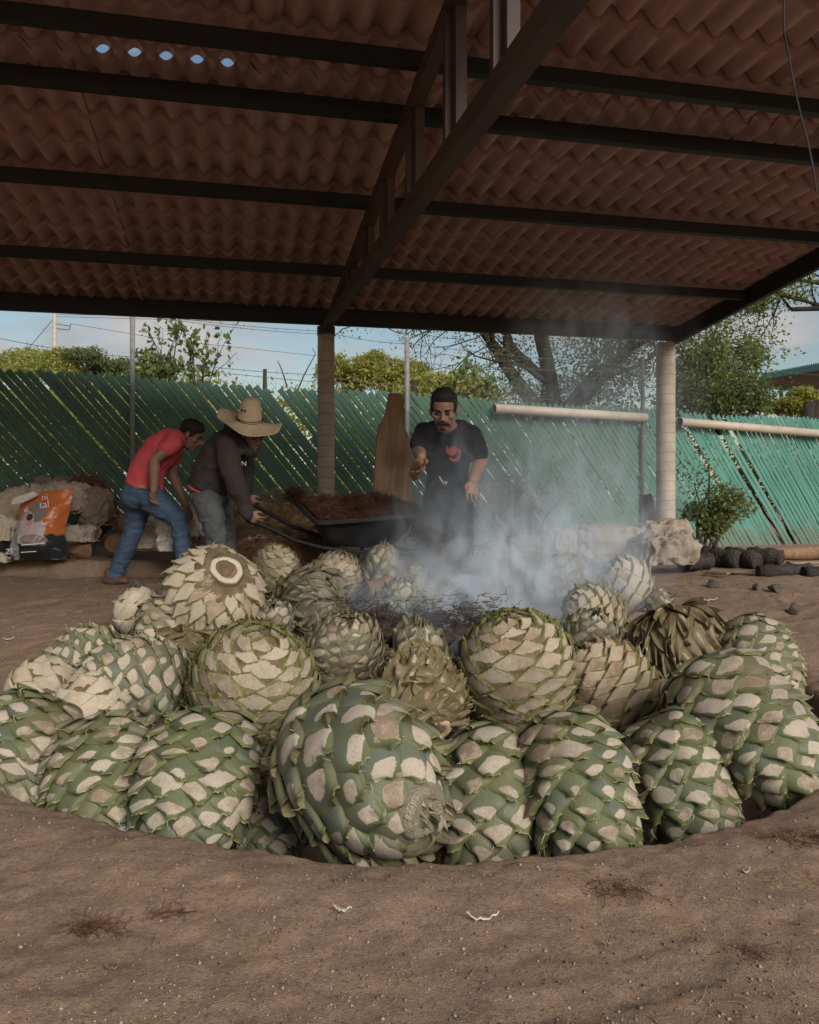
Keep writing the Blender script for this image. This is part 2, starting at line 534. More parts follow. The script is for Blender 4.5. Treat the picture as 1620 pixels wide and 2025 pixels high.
def fence_px(px, off=0.0):
    """distance along the fence seen at photograph column px"""
    k = (px - 810.0) / F
    A = FA + FN * off
    return (k * A.y - A.x) / (FD.x - k * FD.y)
def fpt(s, z, off=0.0): 
    p = FA + FD * s + FN * off
    return Vector((p.x, p.y, z))
fence = empty('slat_fence', (FA.x, FA.y, 0), 'long chain link fence woven with slanting green plastic slats behind the pit', 'fence')
pitch = 0.0975
S0, S1 = -3.2, 15.0
slope_l, slope_r = math.radians(49), math.radians(51.5)
gaps = {fence_px(1405): 1.0, fence_px(1432): 1.0, fence_px(1340): 0.6, fence_px(532): 0.3}
i = 0; s = S0 - 2.0
while s < S1:
    w01 = min(max(s / 12.0, 0), 1)
    sl = slope_l + (slope_r - slope_l) * w01
    zb = fence_bot(s + 1.4); zt = FTOP + random.uniform(-0.015, 0.015) + 0.02 * math.sin(s * 1.7)
    run = (zt - zb) / math.tan(sl)
    skip = any(abs(s - g) < pitch * 0.5 for g in gaps if gaps[g] == 1.0)
    if not skip and s + run > S0:
        part = [g for g in gaps if gaps[g] < 1.0 and abs(s - g) < pitch * 0.5]
        if part: 
            f = gaps[part[0]]; s_top = s + run * f; z_top = zt - (zt - zb) * f
        else: s_top, z_top = s, zt
        a = fpt(s_top, z_top, random.uniform(-.004, .004)); b = fpt(s + run, zb, random.uniform(-.004, .004) + 0.006 * math.sin(s * 9))
        d = (b - a).normalized(); X = FN.cross(d).normalized()
        hw = 0.0338 + random.uniform(-.0012, .0008)
        mid = (a + b) / 2 + FN * random.uniform(-.006, .008) + X * random.uniform(-.005, .005)
        m = MB(); pts = []
        for q in (a, mid, b):
            for u, dep in ((-1, 0.0), (-0.6, 0.005), (0.6, 0.005), (1, 0.0)):
                pts.append(q + X * hw * u + FN * dep)
        for q in (a, mid, b):
            for u in (-1, 1): pts.append(q + X * hw * u - FN * 0.004)
        fcs = []
        for r in (0, 1):
            for c in range(3): fcs.append((r * 4 + c, r * 4 + c + 1, r * 4 + c + 5, r * 4 + c + 4))
            fcs += [(12 + r * 2, 14 + r * 2, 15 + r * 2, 13 + r * 2), (r * 4, r * 4 + 4, 14 + r * 2, 12 + r * 2), (r * 4 + 3, 13 + r * 2, 15 + r * 2, r * 4 + 7)]
        fcs += [(0, 12, 13, 3, 2, 1), (8, 9, 10, 11, 17, 16)]
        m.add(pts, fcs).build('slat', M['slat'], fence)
    s += pitch * random.uniform(0.994, 1.006); i += 1
# chain link wires crossing the slats
m = MB(); s = S0 - 2
while s < S1 + 2:
    zb = 0.4; run = (FTOP - zb) / math.tan(math.radians(55))
    pts = [fpt(s + run * (1 - k / 6), zb + (FTOP + 0.04 - zb) * k / 6, 0.006 + (0.004 if k % 2 else -0.003)) for k in range(7)]
    m.tube(pts, 0.0022, 3, False); s += pitch
m.build('chain_link_wires', M['galv'], fence)['kind'] = 'stuff'
m = MB()
s = S0
while s < S1:
    m.tube([fpt(s, FTOP - 0.02), fpt(s + 0.004, FTOP + 0.055)], 0.002, 3, False); s += pitch
m.build('wire_ends', M['galv'], fence)['kind'] = 'stuff'
def fpost(px, ztop, r, off=0.06):
    s = fence_px(px, off); b = fpt(s, fence_bot(s) - 0.1, off); t = fpt(s, ztop, off)
    return MB().tube([b, (b + t) / 2, t], r, 12).build('post', M['galv'], fence, True), s
p1, sA = fpost(262, 3.02, 0.028); p2, sB = fpost(805, 3.05, 0.033, 0.05); p3, sC = fpost(1271, 3.1, 0.03); p3.data.materials[0] = M['wire']
# barbed wire strands
def strand(pa, pb, name='barbed_wire', sag=0.03, barbs=True, r=0.004):
    m = MB(); n = 28; pts = []
    for i in range(n + 1):
        u = i / n; q = pa.lerp(pb, u); q.z -= sag * 4 * u * (1 - u); pts.append(q)
    m.tube(pts, r, 4, False)
    if barbs:
        L = (pb - pa).length; nb = int(L / 0.13)
        for i in range(nb):
            q = pa.lerp(pb, (i + 0.5) / nb); u = (i + 0.5) / nb; q.z -= sag * 4 * u * (1 - u)
            a = random.uniform(0, 3.1)
            d = Vector((math.cos(a) * .4, 0, math.sin(a))) * 0.022
            m.tube([q - d, q + d], 0.0025, 3, False)
    return m.build(name, M['wire'], fence)
def fs(px, py):
    """point on the wire plane of the fence at pixel"""
    s = fence_px(px, 0.02); p = FA + FD * s
    return P(px, py, p.y)
for rows in (((262, 617), (640, 655), (805, 680), (1271, 722)), ((-20, 665), (262, 706), (640, 742), (805, 760), (1100, 790)), ((-20, 697), (262, 716), (805, 768)), ((270, 622), (640, 661)),
             ((640, 705), (805, 716), (1271, 735)), ((1271, 735), (1660, 775)), ((1271, 700), (1660, 745))):
    for a, b in zip(rows[:-1], rows[1:]): strand(fs(*a), fs(*b))
# ------------------------------------------------------------------ agave hearts
def agave_mat(name, g1, g2, c1, c2, dry=(0.20, 0.13, 0.08), dryamt=0.25, rimc=(0.40, 0.36, 0.20), stain=0.8):
    t = NT(name); v = t.pos(); cut = t.attr('cut'); rnd = t.attr('rnd'); edge = t.attr('edge'); along = t.attr('along')
    n1 = t.noise(v, 9, 5, 0.6); n2 = t.noise(v, 45, 5, 0.65); n3 = t.noise(v, 170, 4, 0.7)
    mask = t.math('ADD', cut, t.math('MULTIPLY', t.math('SUBTRACT', n2, 0.5), 0.55))
    mask = t.math('ADD', mask, t.math('MULTIPLY', t.math('SUBTRACT', n3, 0.5), 0.18))
    g = t.mix(t.ramp(t.math('ADD', t.math('MULTIPLY', n1, 0.7), t.math('MULTIPLY', rnd, 0.5)), [(0.35, 0.0), (0.75, 1.0)]), g1, g2)
    g = t.mix(t.ramp(along, [(0.05, 0.55), (0.55, 0.0)]), g, tuple(x * 1.12 + 0.01 for x in g2))
    # fine lengthwise fibres from the leaf's own coordinates
    cx = t.n('ShaderNodeCombineXYZ'); t.l(t.math('MULTIPLY', t.attr('across'), 38.0), cx.inputs[0]); t.l(t.math('MULTIPLY', along, 2.5), cx.inputs[1]); t.l(t.math('MULTIPLY', rnd, 50.0), cx.inputs[2])
    fib = t.noise(cx.outputs[0], 1.0, 3, 0.6)
    g = t.mix(t.ramp(fib, [(0.35, 0.28), (0.6, 0.0)]), g, tuple(x * 0.6 for x in g1))
    scuff = t.ramp(t.noise(v, 26, 6, 0.75), [(0.60, 0.0), (0.72, dryamt * 1.6)])
    g = t.mix(scuff, g, dry)
    g = t.mix(t.ramp(edge, [(0.70, 0.0), (0.95, 0.8)]), g, tuple(x * k_ for x, k_ in zip(g2, (0.85, 0.85, 0.5))))
    tipn = t.math('ADD', along, t.math('MULTIPLY', t.math('SUBTRACT', n2, 0.5), 0.14))
    g = t.mix(t.ramp(tipn, [(0.965, 0.0), (1.0, 0.7)]), g, rimc)
    cc = t.mix(t.ramp(n2, [(0.35, 0.25), (0.65, 0.0)]), c1, tuple(x * 0.7 for x in c1))
    redd = t.math('ADD', t.math('MULTIPLY', t.math('POWER', rnd, 1.6), 0.75), t.math('MULTIPLY', t.math('SUBTRACT', t.noise(v, 24, 5, 0.7), 0.5), 1.9))
    cc = t.mix(t.ramp(redd, [(0.25, 0.0), (0.75, stain)]), cc, c2)
    cc = t.mix(t.ramp(n3, [(0.30, 0.6), (0.44, 0.0)]), cc, tuple(x * 0.45 for x in c2))
    col = t.mix(t.ramp(mask, [(0.0, 0.0), (0.05, 1.0)]), g, cc)
    brd = t.ramp(mask, [(-0.0, 0.0), (0.02, 0.65), (0.14, 0.0)])
    col = t.mix(brd, col, rimc)
    dust = t.ramp(t.math('ADD', t.math('MULTIPLY', t.noise(v, 3.2, 4, 0.6), 0.75), t.math('MULTIPLY', n2, 0.45)), [(0.58, 0.0), (0.80, 0.55)])
    col = t.mix(dust, col, (0.20, 0.14, 0.095))
    # the leaf's underside and cut flank keep to fibre
    t.col(col)
    t.rough(t.ramp(mask, [(0.0, 0.46), (0.05, 0.92)]), 0.35)
    h = t.mix(t.ramp(mask, [(0.0, 0.0), (0.05, 1.0)]), t.mix(0.5, fib, n2), t.mix(0.6, n3, t.noise(v, 60, 4, 0.8)))
    t.bump(h, 0.55, 0.006)
    return t.m
CREAM, STAIN = (0.45, 0.385, 0.305), (0.22, 0.145, 0.095)
M['ag_green'] = agave_mat('agave green', (0.116, 0.134, 0.092), (0.140, 0.152, 0.072), CREAM, STAIN)
M['ag_blue'] = agave_mat('agave blue green', (0.122, 0.138, 0.108), (0.138, 0.149, 0.088), CREAM, STAIN)
M['ag_shaved'] = agave_mat('agave shaved', (0.105, 0.12, 0.042), (0.14, 0.148, 0.05), (0.445, 0.375, 0.28), (0.26, 0.18, 0.115), stain=0.8, rimc=(0.20, 0.17, 0.07))
M['ag_pale'] = agave_mat('agave pale', (0.16, 0.16, 0.075), (0.30, 0.27, 0.15), (0.52, 0.45, 0.345), (0.36, 0.24, 0.15), stain=0.5, dryamt=0.5, rimc=(0.35, 0.26, 0.15))
M['ag_dry'] = agave_mat('agave dry', (0.13, 0.115, 0.05), (0.17, 0.13, 0.07), (0.44, 0.36, 0.26), (0.19, 0.115, 0.07), stain=0.9, dryamt=0.6, rimc=(0.22, 0.15, 0.09))
M['ag_grey'] = agave_mat('agave grey', (0.15, 0.155, 0.11), (0.20, 0.18, 0.12), (0.45, 0.38, 0.28), (0.20, 0.13, 0.085), stain=0.75, dryamt=0.5, rimc=(0.25, 0.19, 0.12))
M['ag_spiral'] = agave_mat('agave spiral', (0.12, 0.11, 0.04), (0.16, 0.135, 0.05), (0.40, 0.325, 0.225), (0.18, 0.11, 0.065), stain=0.8, dryamt=0.5, rimc=(0.13, 0.085, 0.05))
M['ag_hair'] = simple('agave hair', (0.42, 0.38, 0.22), (0.58, 0.52, 0.36), 30, 0.9, 0, 0.001, 0.1)
M['ag_core'] = simple('agave core', (0.05, 0.042, 0.025), (0.10, 0.085, 0.05), 12, 0.9, 0.4, 0.01, 0.1)  # dark on purpose: shadow of the gaps between leaf bases put into the colour

M['ag_husk'] = simple('agave husk', (0.10, 0.07, 0.045), (0.22, 0.165, 0.10), 14, 0.95, 0.8, 0.02, 0.1)
PROF = {}
def profile(r, a, taper):
    q = np.linspace(-1, 1, 161)
    z = a * q
    base = (1 - np.abs(q) ** 2.5) ** 0.47
    rho = r * base * (1 - taper * q * 0.9)
    l = np.concatenate([[0], np.cumsum(np.hypot(np.diff(z), np.diff(rho)))])
    return l, z, rho

def leaf_shape(style, ns, nt, rs, W, L, H, pol=0.5):
    """grid of (across, along, height) and attributes for one leaf base"""
    s, t = np.meshgrid(np.linspace(-1, 1, ns), np.linspace(0, 1, nt))
    s = s.ravel(); t = t.ravel()
    skew = rs.uniform(-0.22, 0.22)
    tipw = {'A': 0.60, 'B': 0.42, 'D': 0.42, 'C': 0.32, 'P': 0.5}[style] * rs.uniform(0.8, 1.2)
    # half-width along the leaf: widest in the middle, narrowing to a blunt tip
    w = np.where(t < 0.5, 0.72 + 0.28 * np.sin(np.pi * t), tipw * 0.0 + (1 - ((t - 0.5) / 0.5) ** (2.5 if style == 'A' else 1.9)) * (1 - 0.06) + 0.06)
    w = np.maximum(w, (0.26 if style in 'AD' else 0.06) + 0.0 * t)
    tip_round = 0.0
    across = (s + skew * t * (1 - np.abs(s))) * w * W / 2
    along = (t - 0.42) * L
    wob = rs.uniform(0, 50)
    rag = vnoise(np.stack([s * 5 + wob, t * 4, np.full_like(t, wob)], 1), 3)
    along = along + (t ** 4) * L * (0.028 * rag)
    mid = 1 - np.abs(s) ** 2.7
    lift = H * (t ** 1.25)
    h = lift * (0.30 + 0.70 * mid) - 0.022 * (1 - t)
    s0 = rs.uniform(-0.22, 0.22)
    if style == 'A':
        s0 = rs.uniform(-0.30, 0.30); tt = t + rs.uniform(-0.14, 0.14) * s
        big = 0.30 * max(0.0, 1 - pol / 0.42)
        cs = rs.uniform(0.5, 1.05); cl = rs.uniform(0.10, 0.25) + big * 0.6; ct = rs.uniform(0.90, 1.0) - cl * rs.uniform(0.6, 1.0)
        half = cl * np.clip(1 - np.abs((s - s0) / cs) ** rs.uniform(0.95, 1.6), 0, 1) ** rs.uniform(0.85, 1.2)
        asym = np.where(tt > ct, rs.uniform(0.6, 0.9), rs.uniform(1.0, 1.5))
        e = (half * asym - np.abs(tt - ct)) / cl + 0.16 * rag - 0.05
        tilt = rs.uniform(-0.1, 0.5)
        plane = H * (0.62 + 0.15 * rs.uniform(-1, 1)) + (t - ct) * H * tilt
        inside = np.clip(e * 2.5, 0, 1)
        h = h * (1 - inside) + np.minimum(h, plane) * inside
        h = h + 0.0015 * rag * t
    elif style in 'BD':
        e = 0.80 - (np.abs(s) * 1.02) ** 1.6 - (np.abs(t - 0.62) / rs.uniform(0.40, 0.46)) ** 1.8
        rid = np.exp(-(e / 0.16) ** 2)
        h = h + 0.010 * rid
    elif style == 'P':
        e = 0.9 - (np.abs(s) * 0.95) ** 2.0 - (np.abs(t - 0.62) / 0.5) ** 2.2
        h = h + 0.004 * rag
    else:
        e = 0.22 - (np.abs(s - s0) / 0.6) ** 1.5 - (np.abs(t - 0.62) / 0.42) ** 2 + 0.2 * rag
        curl = rs.uniform(-1, 1)
        across = across + t ** 2 * rs.uniform(-.55, .55) * W
        h = h + 0.014 * np.sin(s * 3.0 + curl * 3) * t + 0.008 * rag + 0.012 * np.abs(s) ** 3 * t
    edge = np.maximum(np.abs(s), np.where(t > 0.9, t, 0))
    return s, t, across, along, h, np.clip(e, -1, 1), edge

def pina(label, px, py, d, r, a, axis, style='A', n=95, mat='ag_green', H=0.045, ov=1.5, asp=1.45, taper=0.08, spin=0.0, seed=0, res=11, name='agave_heart', stump=None, basedry=0.0):
    """one trimmed agave heart; axis: direction (x right, y away, z up) the leaf tips point to"""
    rs = np.random.default_rng(seed * 101 + 5)
    C = P(px, py, d)
    root = empty(name, C, label, 'agave heart', 'agave hearts piled in the roasting pit')
    A = Vector(axis).normalized()
    U = A.orthogonal().normalized(); V2 = A.cross(U)
    if spin:
        rot = Matrix.Rotation(spin, 3, A); U = rot @ U; V2 = rot @ V2
    Am, Um, Vm = map(np.array, (A, U, V2))
    l, z, rho = profile(r, a, taper); lm = l[-1]
    nz = np.gradient(rho, l); nr = np.gradient(z, l)     # tangent components; outward normal is (nr, -nz)
    area = np.sum(2 * math.pi * rho[:-1] * np.diff(l)); cum = np.concatenate([[0], np.cumsum(2 * math.pi * rho[:-1] * np.diff(l))])
    A0 = area / n; Lv = math.sqrt(2 * A0 / asp); W = asp * Lv; Lf = ov * Lv
    tocam = np.array(Vector((0, 0, CAMZ)) - C); tocam = tocam / np.linalg.norm(tocam)
    sqz = rs.normal(size=3); sqz /= np.linalg.norm(sqz); ks = rs.uniform(.05, .13); lump_ = .075 if style != 'B' else .04
    def warp(p):
        u = p / r
        n_ = np.stack([fbm(u * 1.3 + seed * 3.7 + k_ * 19.1, 2, 50 + seed + k_) for k_ in range(3)], 1)
        return p - (p @ sqz)[:, None] * sqz[None] * ks + n_ * (lump_ * r)
    # core
    th = np.linspace(0, 2 * math.pi, 33)[:-1]; sel = np.arange(0, 161, 8)
    cv = []
    for k in sel:
        rr = max(rho[k] - (0.02 if style == 'A' else 0.006), 0.004)
        for q in th: cv.append(Am * z[k] * (0.95 if style == 'A' else 1.0) + Um * rr * math.cos(q) + Vm * rr * math.sin(q))
    idx = np.arange(len(sel) * 32).reshape(len(sel), 32)
    qd = np.stack([idx[:-1], np.roll(idx, -1, 1)[:-1], np.roll(idx, -1, 1)[1:], idx[1:]], -1).reshape(-1, 4)
    link('core', fastmesh('core', warp(np.array(cv)), qd), root, M['ag_core' if style == 'A' else 'ag_husk'], True)
    fb = []
    mv, mq, ma = [], [], {'cut': [], 'rnd': [], 'edge': [], 'along': [], 'across': []}
    base_n = 0
    for i in range(n):
        f = (i + 0.5) / n
        l0 = np.interp(f * area * 0.97 + area * 0.012, cum, l)
        phi = i * 2.399963 + rs.uniform(-0.06, 0.06)
        pol = l0 / lm
        size = rs.uniform(0.85, 1.16) * (0.72 + 0.4 * math.sin(math.pi * min(max(pol, 0.08), 0.92)))
        h_i = H * (0.82 if style == 'A' else 1.0) * rs.uniform(0.75, 1.3) * (0.45 + 0.55 * min(1.0, pol / 0.35) if style == 'A' else 1.0)
        ns = res; ntt = res
        dryleaf = pol < basedry + rs.uniform(-.03, .03)
        s, t, ac, al, h, cut, edge = leaf_shape('P' if dryleaf else style, ns, ntt, rs, W * size, Lf * (0.55 + 0.45 * size), 0.008 if dryleaf else h_i, pol)
        ll = l0 + al
        lc = np.clip(ll, 0, lm)
        R = np.interp(lc, l, rho); Z = np.interp(lc, l, z)
        NR = np.interp(lc, l, nr); NZ = -np.interp(lc, l, nz)
        over = np.clip(ll - lm * 0.97, 0, None)
        Z = Z + over * (0.5 if style == 'A' else 0.08)
        R = np.maximum(R, 0.02)
        ang = phi + ac / np.maximum(R, 0.42 * r) * np.where(R < 0.42 * r, 1.0, 1.0)
        Rr = R + NR * h; Zz = Z + NZ * h
        Pm = np.cos(ang)[:, None] * Um + np.sin(ang)[:, None] * Vm
        pts = Pm * Rr[:, None] + Am * Zz[:, None]
        # narrow the leaf where the body closes towards its ends
        nrm = (math.cos(phi) * Um + math.sin(phi) * Vm) * np.interp(l0, l, nr) - Am * np.interp(l0, l, nz)
        facing = float(nrm @ tocam)
        ids = np.arange(ns * ntt).reshape(ntt, ns)
        quads = np.stack([ids[:-1, :-1], ids[:-1, 1:], ids[1:, 1:], ids[1:, :-1]], -1).reshape(-1, 4)
        # skirt: side and tip flanks sunk under the leaf
        loop = np.concatenate([ids[:, 0], ids[-1, 1:], ids[-2::-1, -1]])
        dropn = (Pm * NR[:, None] + Am * NZ[:, None])
        thick = np.where(np.isin(loop, ids[-1]), 1.0, 0.8)
        inward = 0.18 * (np.array([pts[ids[ntt // 2, ns // 2]]]) - pts[loop])
        low = pts[loop] - dropn[loop] * (np.maximum(h[loop], 0.0) * 0.75 + 0.010)[:, None] + inward
        k0 = ns * ntt; sk = np.arange(len(loop)) + k0
        sq = np.stack([loop[:-1], sk[:-1], sk[1:], loop[1:]], -1)
        npt = len(pts); allv = warp(np.concatenate([pts, low])); pts = allv[:npt]; allq = np.concatenate([quads, sq])
        rv = rs.uniform(0, 1)
        at = {'cut': np.concatenate([cut, np.full(len(loop), -0.35)]), 'rnd': np.full(len(allv), rv), 'edge': np.concatenate([edge, np.full(len(loop), 0.9)]),
              'along': np.concatenate([t, t[loop]]), 'across': np.concatenate([s, s[loop]])}
        if facing > -0.12 and not (C.z + (nrm * r)[2] < -0.38):
            me = fastmesh('leaf_base', allv, allq)
            for kk, vv in at.items(): fattr(me, kk, vv)
            link('leaf_base', me, root, M['ag_dry' if dryleaf else mat], True)
            if d < 5.3:
                ring = np.concatenate([ids[-1], ids[ntt // 2:-1, 0], ids[ntt // 2:-1, -1]])
                for _ in range(3):
                    b0 = pts[rs.choice(ring)]; dr = rs.normal(size=3) * .7 + nrm * .3 + (pts[ids[-1, ns // 2]] - pts[ids[0, ns // 2]]) / Lf * .8
                    dr /= np.linalg.norm(dr); ln = rs.uniform(.008, .03); sd = np.cross(dr, rs.normal(size=3)); sd /= np.linalg.norm(sd)
                    w_ = rs.uniform(.0005, .0011); p1 = b0 + dr * ln * .5 + nrm * ln * .12; p2 = b0 + dr * ln + rs.normal(size=3) * .004
                    fb.append([b0 - sd * w_, b0 + sd * w_, p1 + sd * w_, p1 - sd * w_, p1 - sd * w_, p1 + sd * w_, p2 + sd * w_ * .3, p2 - sd * w_ * .3])
        else:
            mv.append(allv); mq.append(allq + base_n); base_n += len(allv)
            for kk in ma: ma[kk].append(at[kk])
    if mv:
        me = fastmesh('far_leaf_bases', np.concatenate(mv), np.concatenate(mq))
        for kk in ma: fattr(me, kk, np.concatenate(ma[kk]))
        o = link('far_leaf_bases', me, root, M[mat], True); o['kind'] = 'stuff'
    if fb:
        V_ = np.array(fb).reshape(-1, 3)
        o = link('loose_fibres', fastmesh('loose_fibres', V_, np.arange(len(V_)).reshape(-1, 4)), root, M['ag_hair']); o['kind'] = 'stuff'
    if stump:
        end, rr, hh, sm = stump      # which end (+1 tip, -1 base), radius, how far it stands proud, material
        m = MB(); c0 = Vector(Am) * (end * (a * 0.80)); c1 = Vector(Am) * (end * (a + hh)); ax = Vector(Am) * end
        m.tube([C + c0, C + c0.lerp(c1, 0.8), C + c1 - ax * 0.006, C + c1, C + c1 - ax * 0.004], [rr * 1.12, rr * 1.04, rr * 1.0, rr * 0.93, rr * 0.001], 36)
        o = m.build('stump', M[sm], root, True); jitter(o, 0.004, 30, seed)
        # object-space coordinates along the stump for its rings
    return root

def ring_mat(name, heart, ringc, dark):
    t = NT(name); v = t.obj()
    at = t.n('ShaderNodeAttribute', attribute_name='rad'); rad = at.outputs['Fac']
    n = t.noise(v, 30, 5, 0.7); n2 = t.noise(v, 120, 4, 0.7)
    rr = t.math('ADD', rad, t.math('MULTIPLY', t.math('SUBTRACT', n, 0.5), 0.09))
    c = t.ramp(rr, [(0.0, heart), (0.46, heart), (0.53, dark), (0.60, ringc), (0.84, ringc), (0.92, dark), (1.0, dark)])
    c = t.mix(t.ramp(n2, [(0.35, 0.5), (0.55, 0.0)]), c, dark)
    t.col(c); t.rough(0.9, 0.1); t.bump(n2, 0.6, 0.006)
    return t.m
M['rings'] = ring_mat('cut stem rings', (0.30, 0.16, 0.09), (0.55, 0.49, 0.39), (0.13, 0.085, 0.055))
M['fibrecut'] = simple('fibrous cut', (0.34, 0.28, 0.19), (0.56, 0.49, 0.37), 30, 0.95, 1.0, 0.02, 0.1, (1, 5, 1))
M['stemcut'] = simple('cut stem', (0.42, 0.29, 0.17), (0.58, 0.43, 0.27), 16, 0.9, 0.6, 0.006, 0.1)
def disc(root, axis, dist, r, mat, name='cut_stem', depth=0.02, C=None):
    """a round cut face with radial attribute, standing proud along axis from the heart's centre"""
    A = Vector(axis).normalized(); U = A.orthogonal().normalized(); V2 = A.cross(U)
    rs = [0.0, 0.15, 0.3, 0.42, 0.5, 0.56, 0.64, 0.75, 0.85, 0.92, 1.0, 1.03, 1.08]; hs = [0, 0, 0, .0, .0, .003, .006, .006, .004, 0, -.006, -.03, -.09]
    n = 40; v = []; rad = []
    for q, h in zip(rs, hs):
        for k in range(n):
            an = 2 * math.pi * k / n
            w = 1 + 0.03 * math.sin(3 * an + 1) + 0.02 * math.sin(7 * an)
            v.append(A * (dist + h * depth / 0.02) + (U * math.cos(an) + V2 * math.sin(an)) * r * q * w); rad.append(q)
    idx = np.arange(len(rs) * n).reshape(len(rs), n)
    q = np.stack([idx[:-1], np.roll(idx, -1, 1)[:-1], np.roll(idx, -1, 1)[1:], idx[1:]], -1).reshape(-1, 4)
    me = fastmesh(name, np.array([tuple(x) for x in v]), q); fattr(me, 'rad', np.array(rad))
    return link(name, me, root, M[mat], True)

# front row
pina('sliced green agave heart at the left edge of the pit, half out of the picture', 45, 1492, 2.95, .178, .25, (-.25, -.45, -.85), n=110, asp=1.8, seed=1, H=.05)
pina('green agave heart leaning low at the left rim, left of the upright one', 205, 1555, 2.86, .178, .262, (.35, -.35, -.87), n=115, asp=1.8, seed=2, H=.055)
pina('upright green agave heart at front left with broad overlapping scales and whiter scales on top', 385, 1545, 2.80, .205, .268, (.02, -.42, -.90), n=108, asp=1.8, seed=3, H=.05, spin=.4, res=13)
r4 = pina('biggest agave heart, bluish green, lying on its side at the front centre of the pit', 708, 1525, 2.62, .25, .29, (.62, -.72, -.16), n=84, asp=1.3, seed=4, H=.065, mat='ag_blue', spin=.9, res=14)
disc(r4, (.66, -.70, -.14), .315, .085, 'fibrecut', 'cut_crown', .03)
pina('green agave heart at the front rim wedged right of the biggest one', 965, 1580, 2.80, .185, .278, (-.05, -.40, -.91), n=80, asp=1.6, seed=5, H=.045, res=13)
pina('green agave heart with ragged shingled scales at front right of centre', 1138, 1552, 2.72, .180, .268, (.18, -.45, -.87), n=104, asp=1.7, seed=6, H=.05, spin=1.3, res=13)
pina('dull green agave heart low at the right front rim under the big outer one', 1345, 1545, 2.95, .182, .262, (.30, -.36, -.88), n=94, asp=1.65, seed=7, H=.045, spin=2.0, res=12)
pina('large green agave heart slanting over the right rim of the pit', 1475, 1428, 3.0, .205, .325, (.42, -.42, -.80), n=100, asp=1.6, seed=8, H=.045, spin=.3, res=13)
pina('green agave heart peeping out behind the large one on the right rim', 1497, 1300, 3.75, .17, .22, (.35, -.3, -.6), n=100, asp=1.7, seed=9, H=.03)
pina('small green agave heart added to keep the gap left of the biggest one dark', 528, 1618, 2.98, .135, .17, (.1, -.5, -.85), n=60, asp=1.6, seed=37, H=.04)  # added heart, hides the bright pit soil so the gap stays dark
# second row
pina('round shaved agave heart right of centre, cream diamonds in a net of green lines', 1022, 1335, 3.55, .272, .272, (-.22, -.25, .94), 'B', n=118, mat='ag_shaved', H=.012, ov=1.28, asp=2.1, seed=10, res=12, taper=.02)
pina('round shaved agave heart left of centre with cream diamonds, behind the upright green one', 500, 1362, 3.50, .272, .265, (.25, -.35, .90), 'B', n=112, mat='ag_shaved', H=.014, ov=1.28, asp=2.1, seed=11, res=12, taper=.02)
pina('bluish agave heart with upright rows of scales left of the shaved round one', 270, 1345, 3.55, .185, .235, (-.92, -.22, .12), n=115, mat='ag_blue', H=.03, ov=1.35, asp=1.3, seed=12, spin=.5, res=12)
pina('flat green agave heart on the far left rim of the pit', 165, 1296, 4.5, .14, .21, (-.93, -.25, -.25), n=80, asp=1.7, H=.045, seed=13)
pina('pale peeled agave heart at the left edge with a dark slit near its base', 85, 1385, 3.75, .19, .19, (.35, .35, .86), 'P', n=46, mat='ag_pale', H=.012, ov=1.2, asp=1.9, seed=14)
pina('cream coloured stripped agave heart tucked below the bluish one', 178, 1420, 3.35, .16, .18, (-.35, .3, .8), 'P', n=36, mat='ag_pale', H=.014, ov=1.2, asp=1.9, seed=15)
r16 = pina('tall agave heart on the left of the heap with a ringed cut stem facing out', 422, 1183, 4.75, .295, .295, (-.40, .60, -.62), 'D', n=170, mat='ag_shaved', H=.024, ov=1.5, asp=.85, seed=16, res=10, taper=-.05, basedry=.17)
disc(r16, (.40, -.60, .62), .275, .105, 'rings', depth=.03)
pina('whitish split agave heart behind the left rim, next to the tall ringed one', 280, 1222, 4.95, .155, .19, (-.45, .2, .85), 'P', n=40, mat='ag_pale', H=.014, ov=1.2, asp=1.9, seed=17)
pina('grey green agave heart jammed under the tall ringed one', 318, 1240, 4.6, .15, .18, (-.2, -.3, -.9), n=70, mat='ag_grey', H=.025, seed=18)
pina('dark dry agave heart in shadow behind the bluish one', 365, 1325, 4.05, .19, .21, (.3, -.3, -.9), 'C', n=100, mat='ag_dry', H=.03, seed=19, res=9)
pina('pale round agave heart with thin green lines at the back left of the heap', 545, 1132, 6.0, .20, .20, (.45, -.1, .88), 'B', n=100, mat='ag_shaved', H=.012, ov=1.3, asp=2.2, seed=20, res=10)
pina('pale greyish agave heart below the wheelbarrow tray', 663, 1145, 5.8, .205, .185, (.25, -.25, .93), 'B', n=110, mat='ag_grey', H=.018, ov=1.35, asp=2.2, seed=21, res=9)
pina('grey shrivelled agave heart with curling scales left of the hot stones', 618, 1196, 5.1, .21, .20, (.55, -.55, .2), 'C', n=150, mat='ag_grey', H=.045, ov=2.0, asp=.9, seed=22, res=10)
pina('small dark green agave heart between the tall ringed one and the shaved one', 540, 1232, 4.7, .115, .13, (.0, -.5, .85), n=40, H=.03, seed=23, mat='ag_blue')
pina('brownish green agave heart in front of the hot stones, above the biggest one', 675, 1300, 3.95, .21, .215, (.15, -.45, .85), n=130, mat='ag_grey', H=.028, ov=1.3, asp=1.6, seed=24, res=11)
pina('small green agave heart with pointed open leaf stubs at the edge of the hot stones', 828, 1296, 4.0, .135, .15, (.1, -.4, .9), n=36, H=.06, ov=1.75, asp=1.0, seed=25, mat='ag_blue')
r26 = pina('brown agave heart with a round cut stem end facing the camera', 833, 1378, 3.35, .175, .20, (-.30, .55, .65), 'C', n=130, mat='ag_dry', H=.016, seed=26, res=9, asp=2.4, ov=1.4)
disc(r26, (.28, -.78, -.55), .185, .07, 'stemcut')
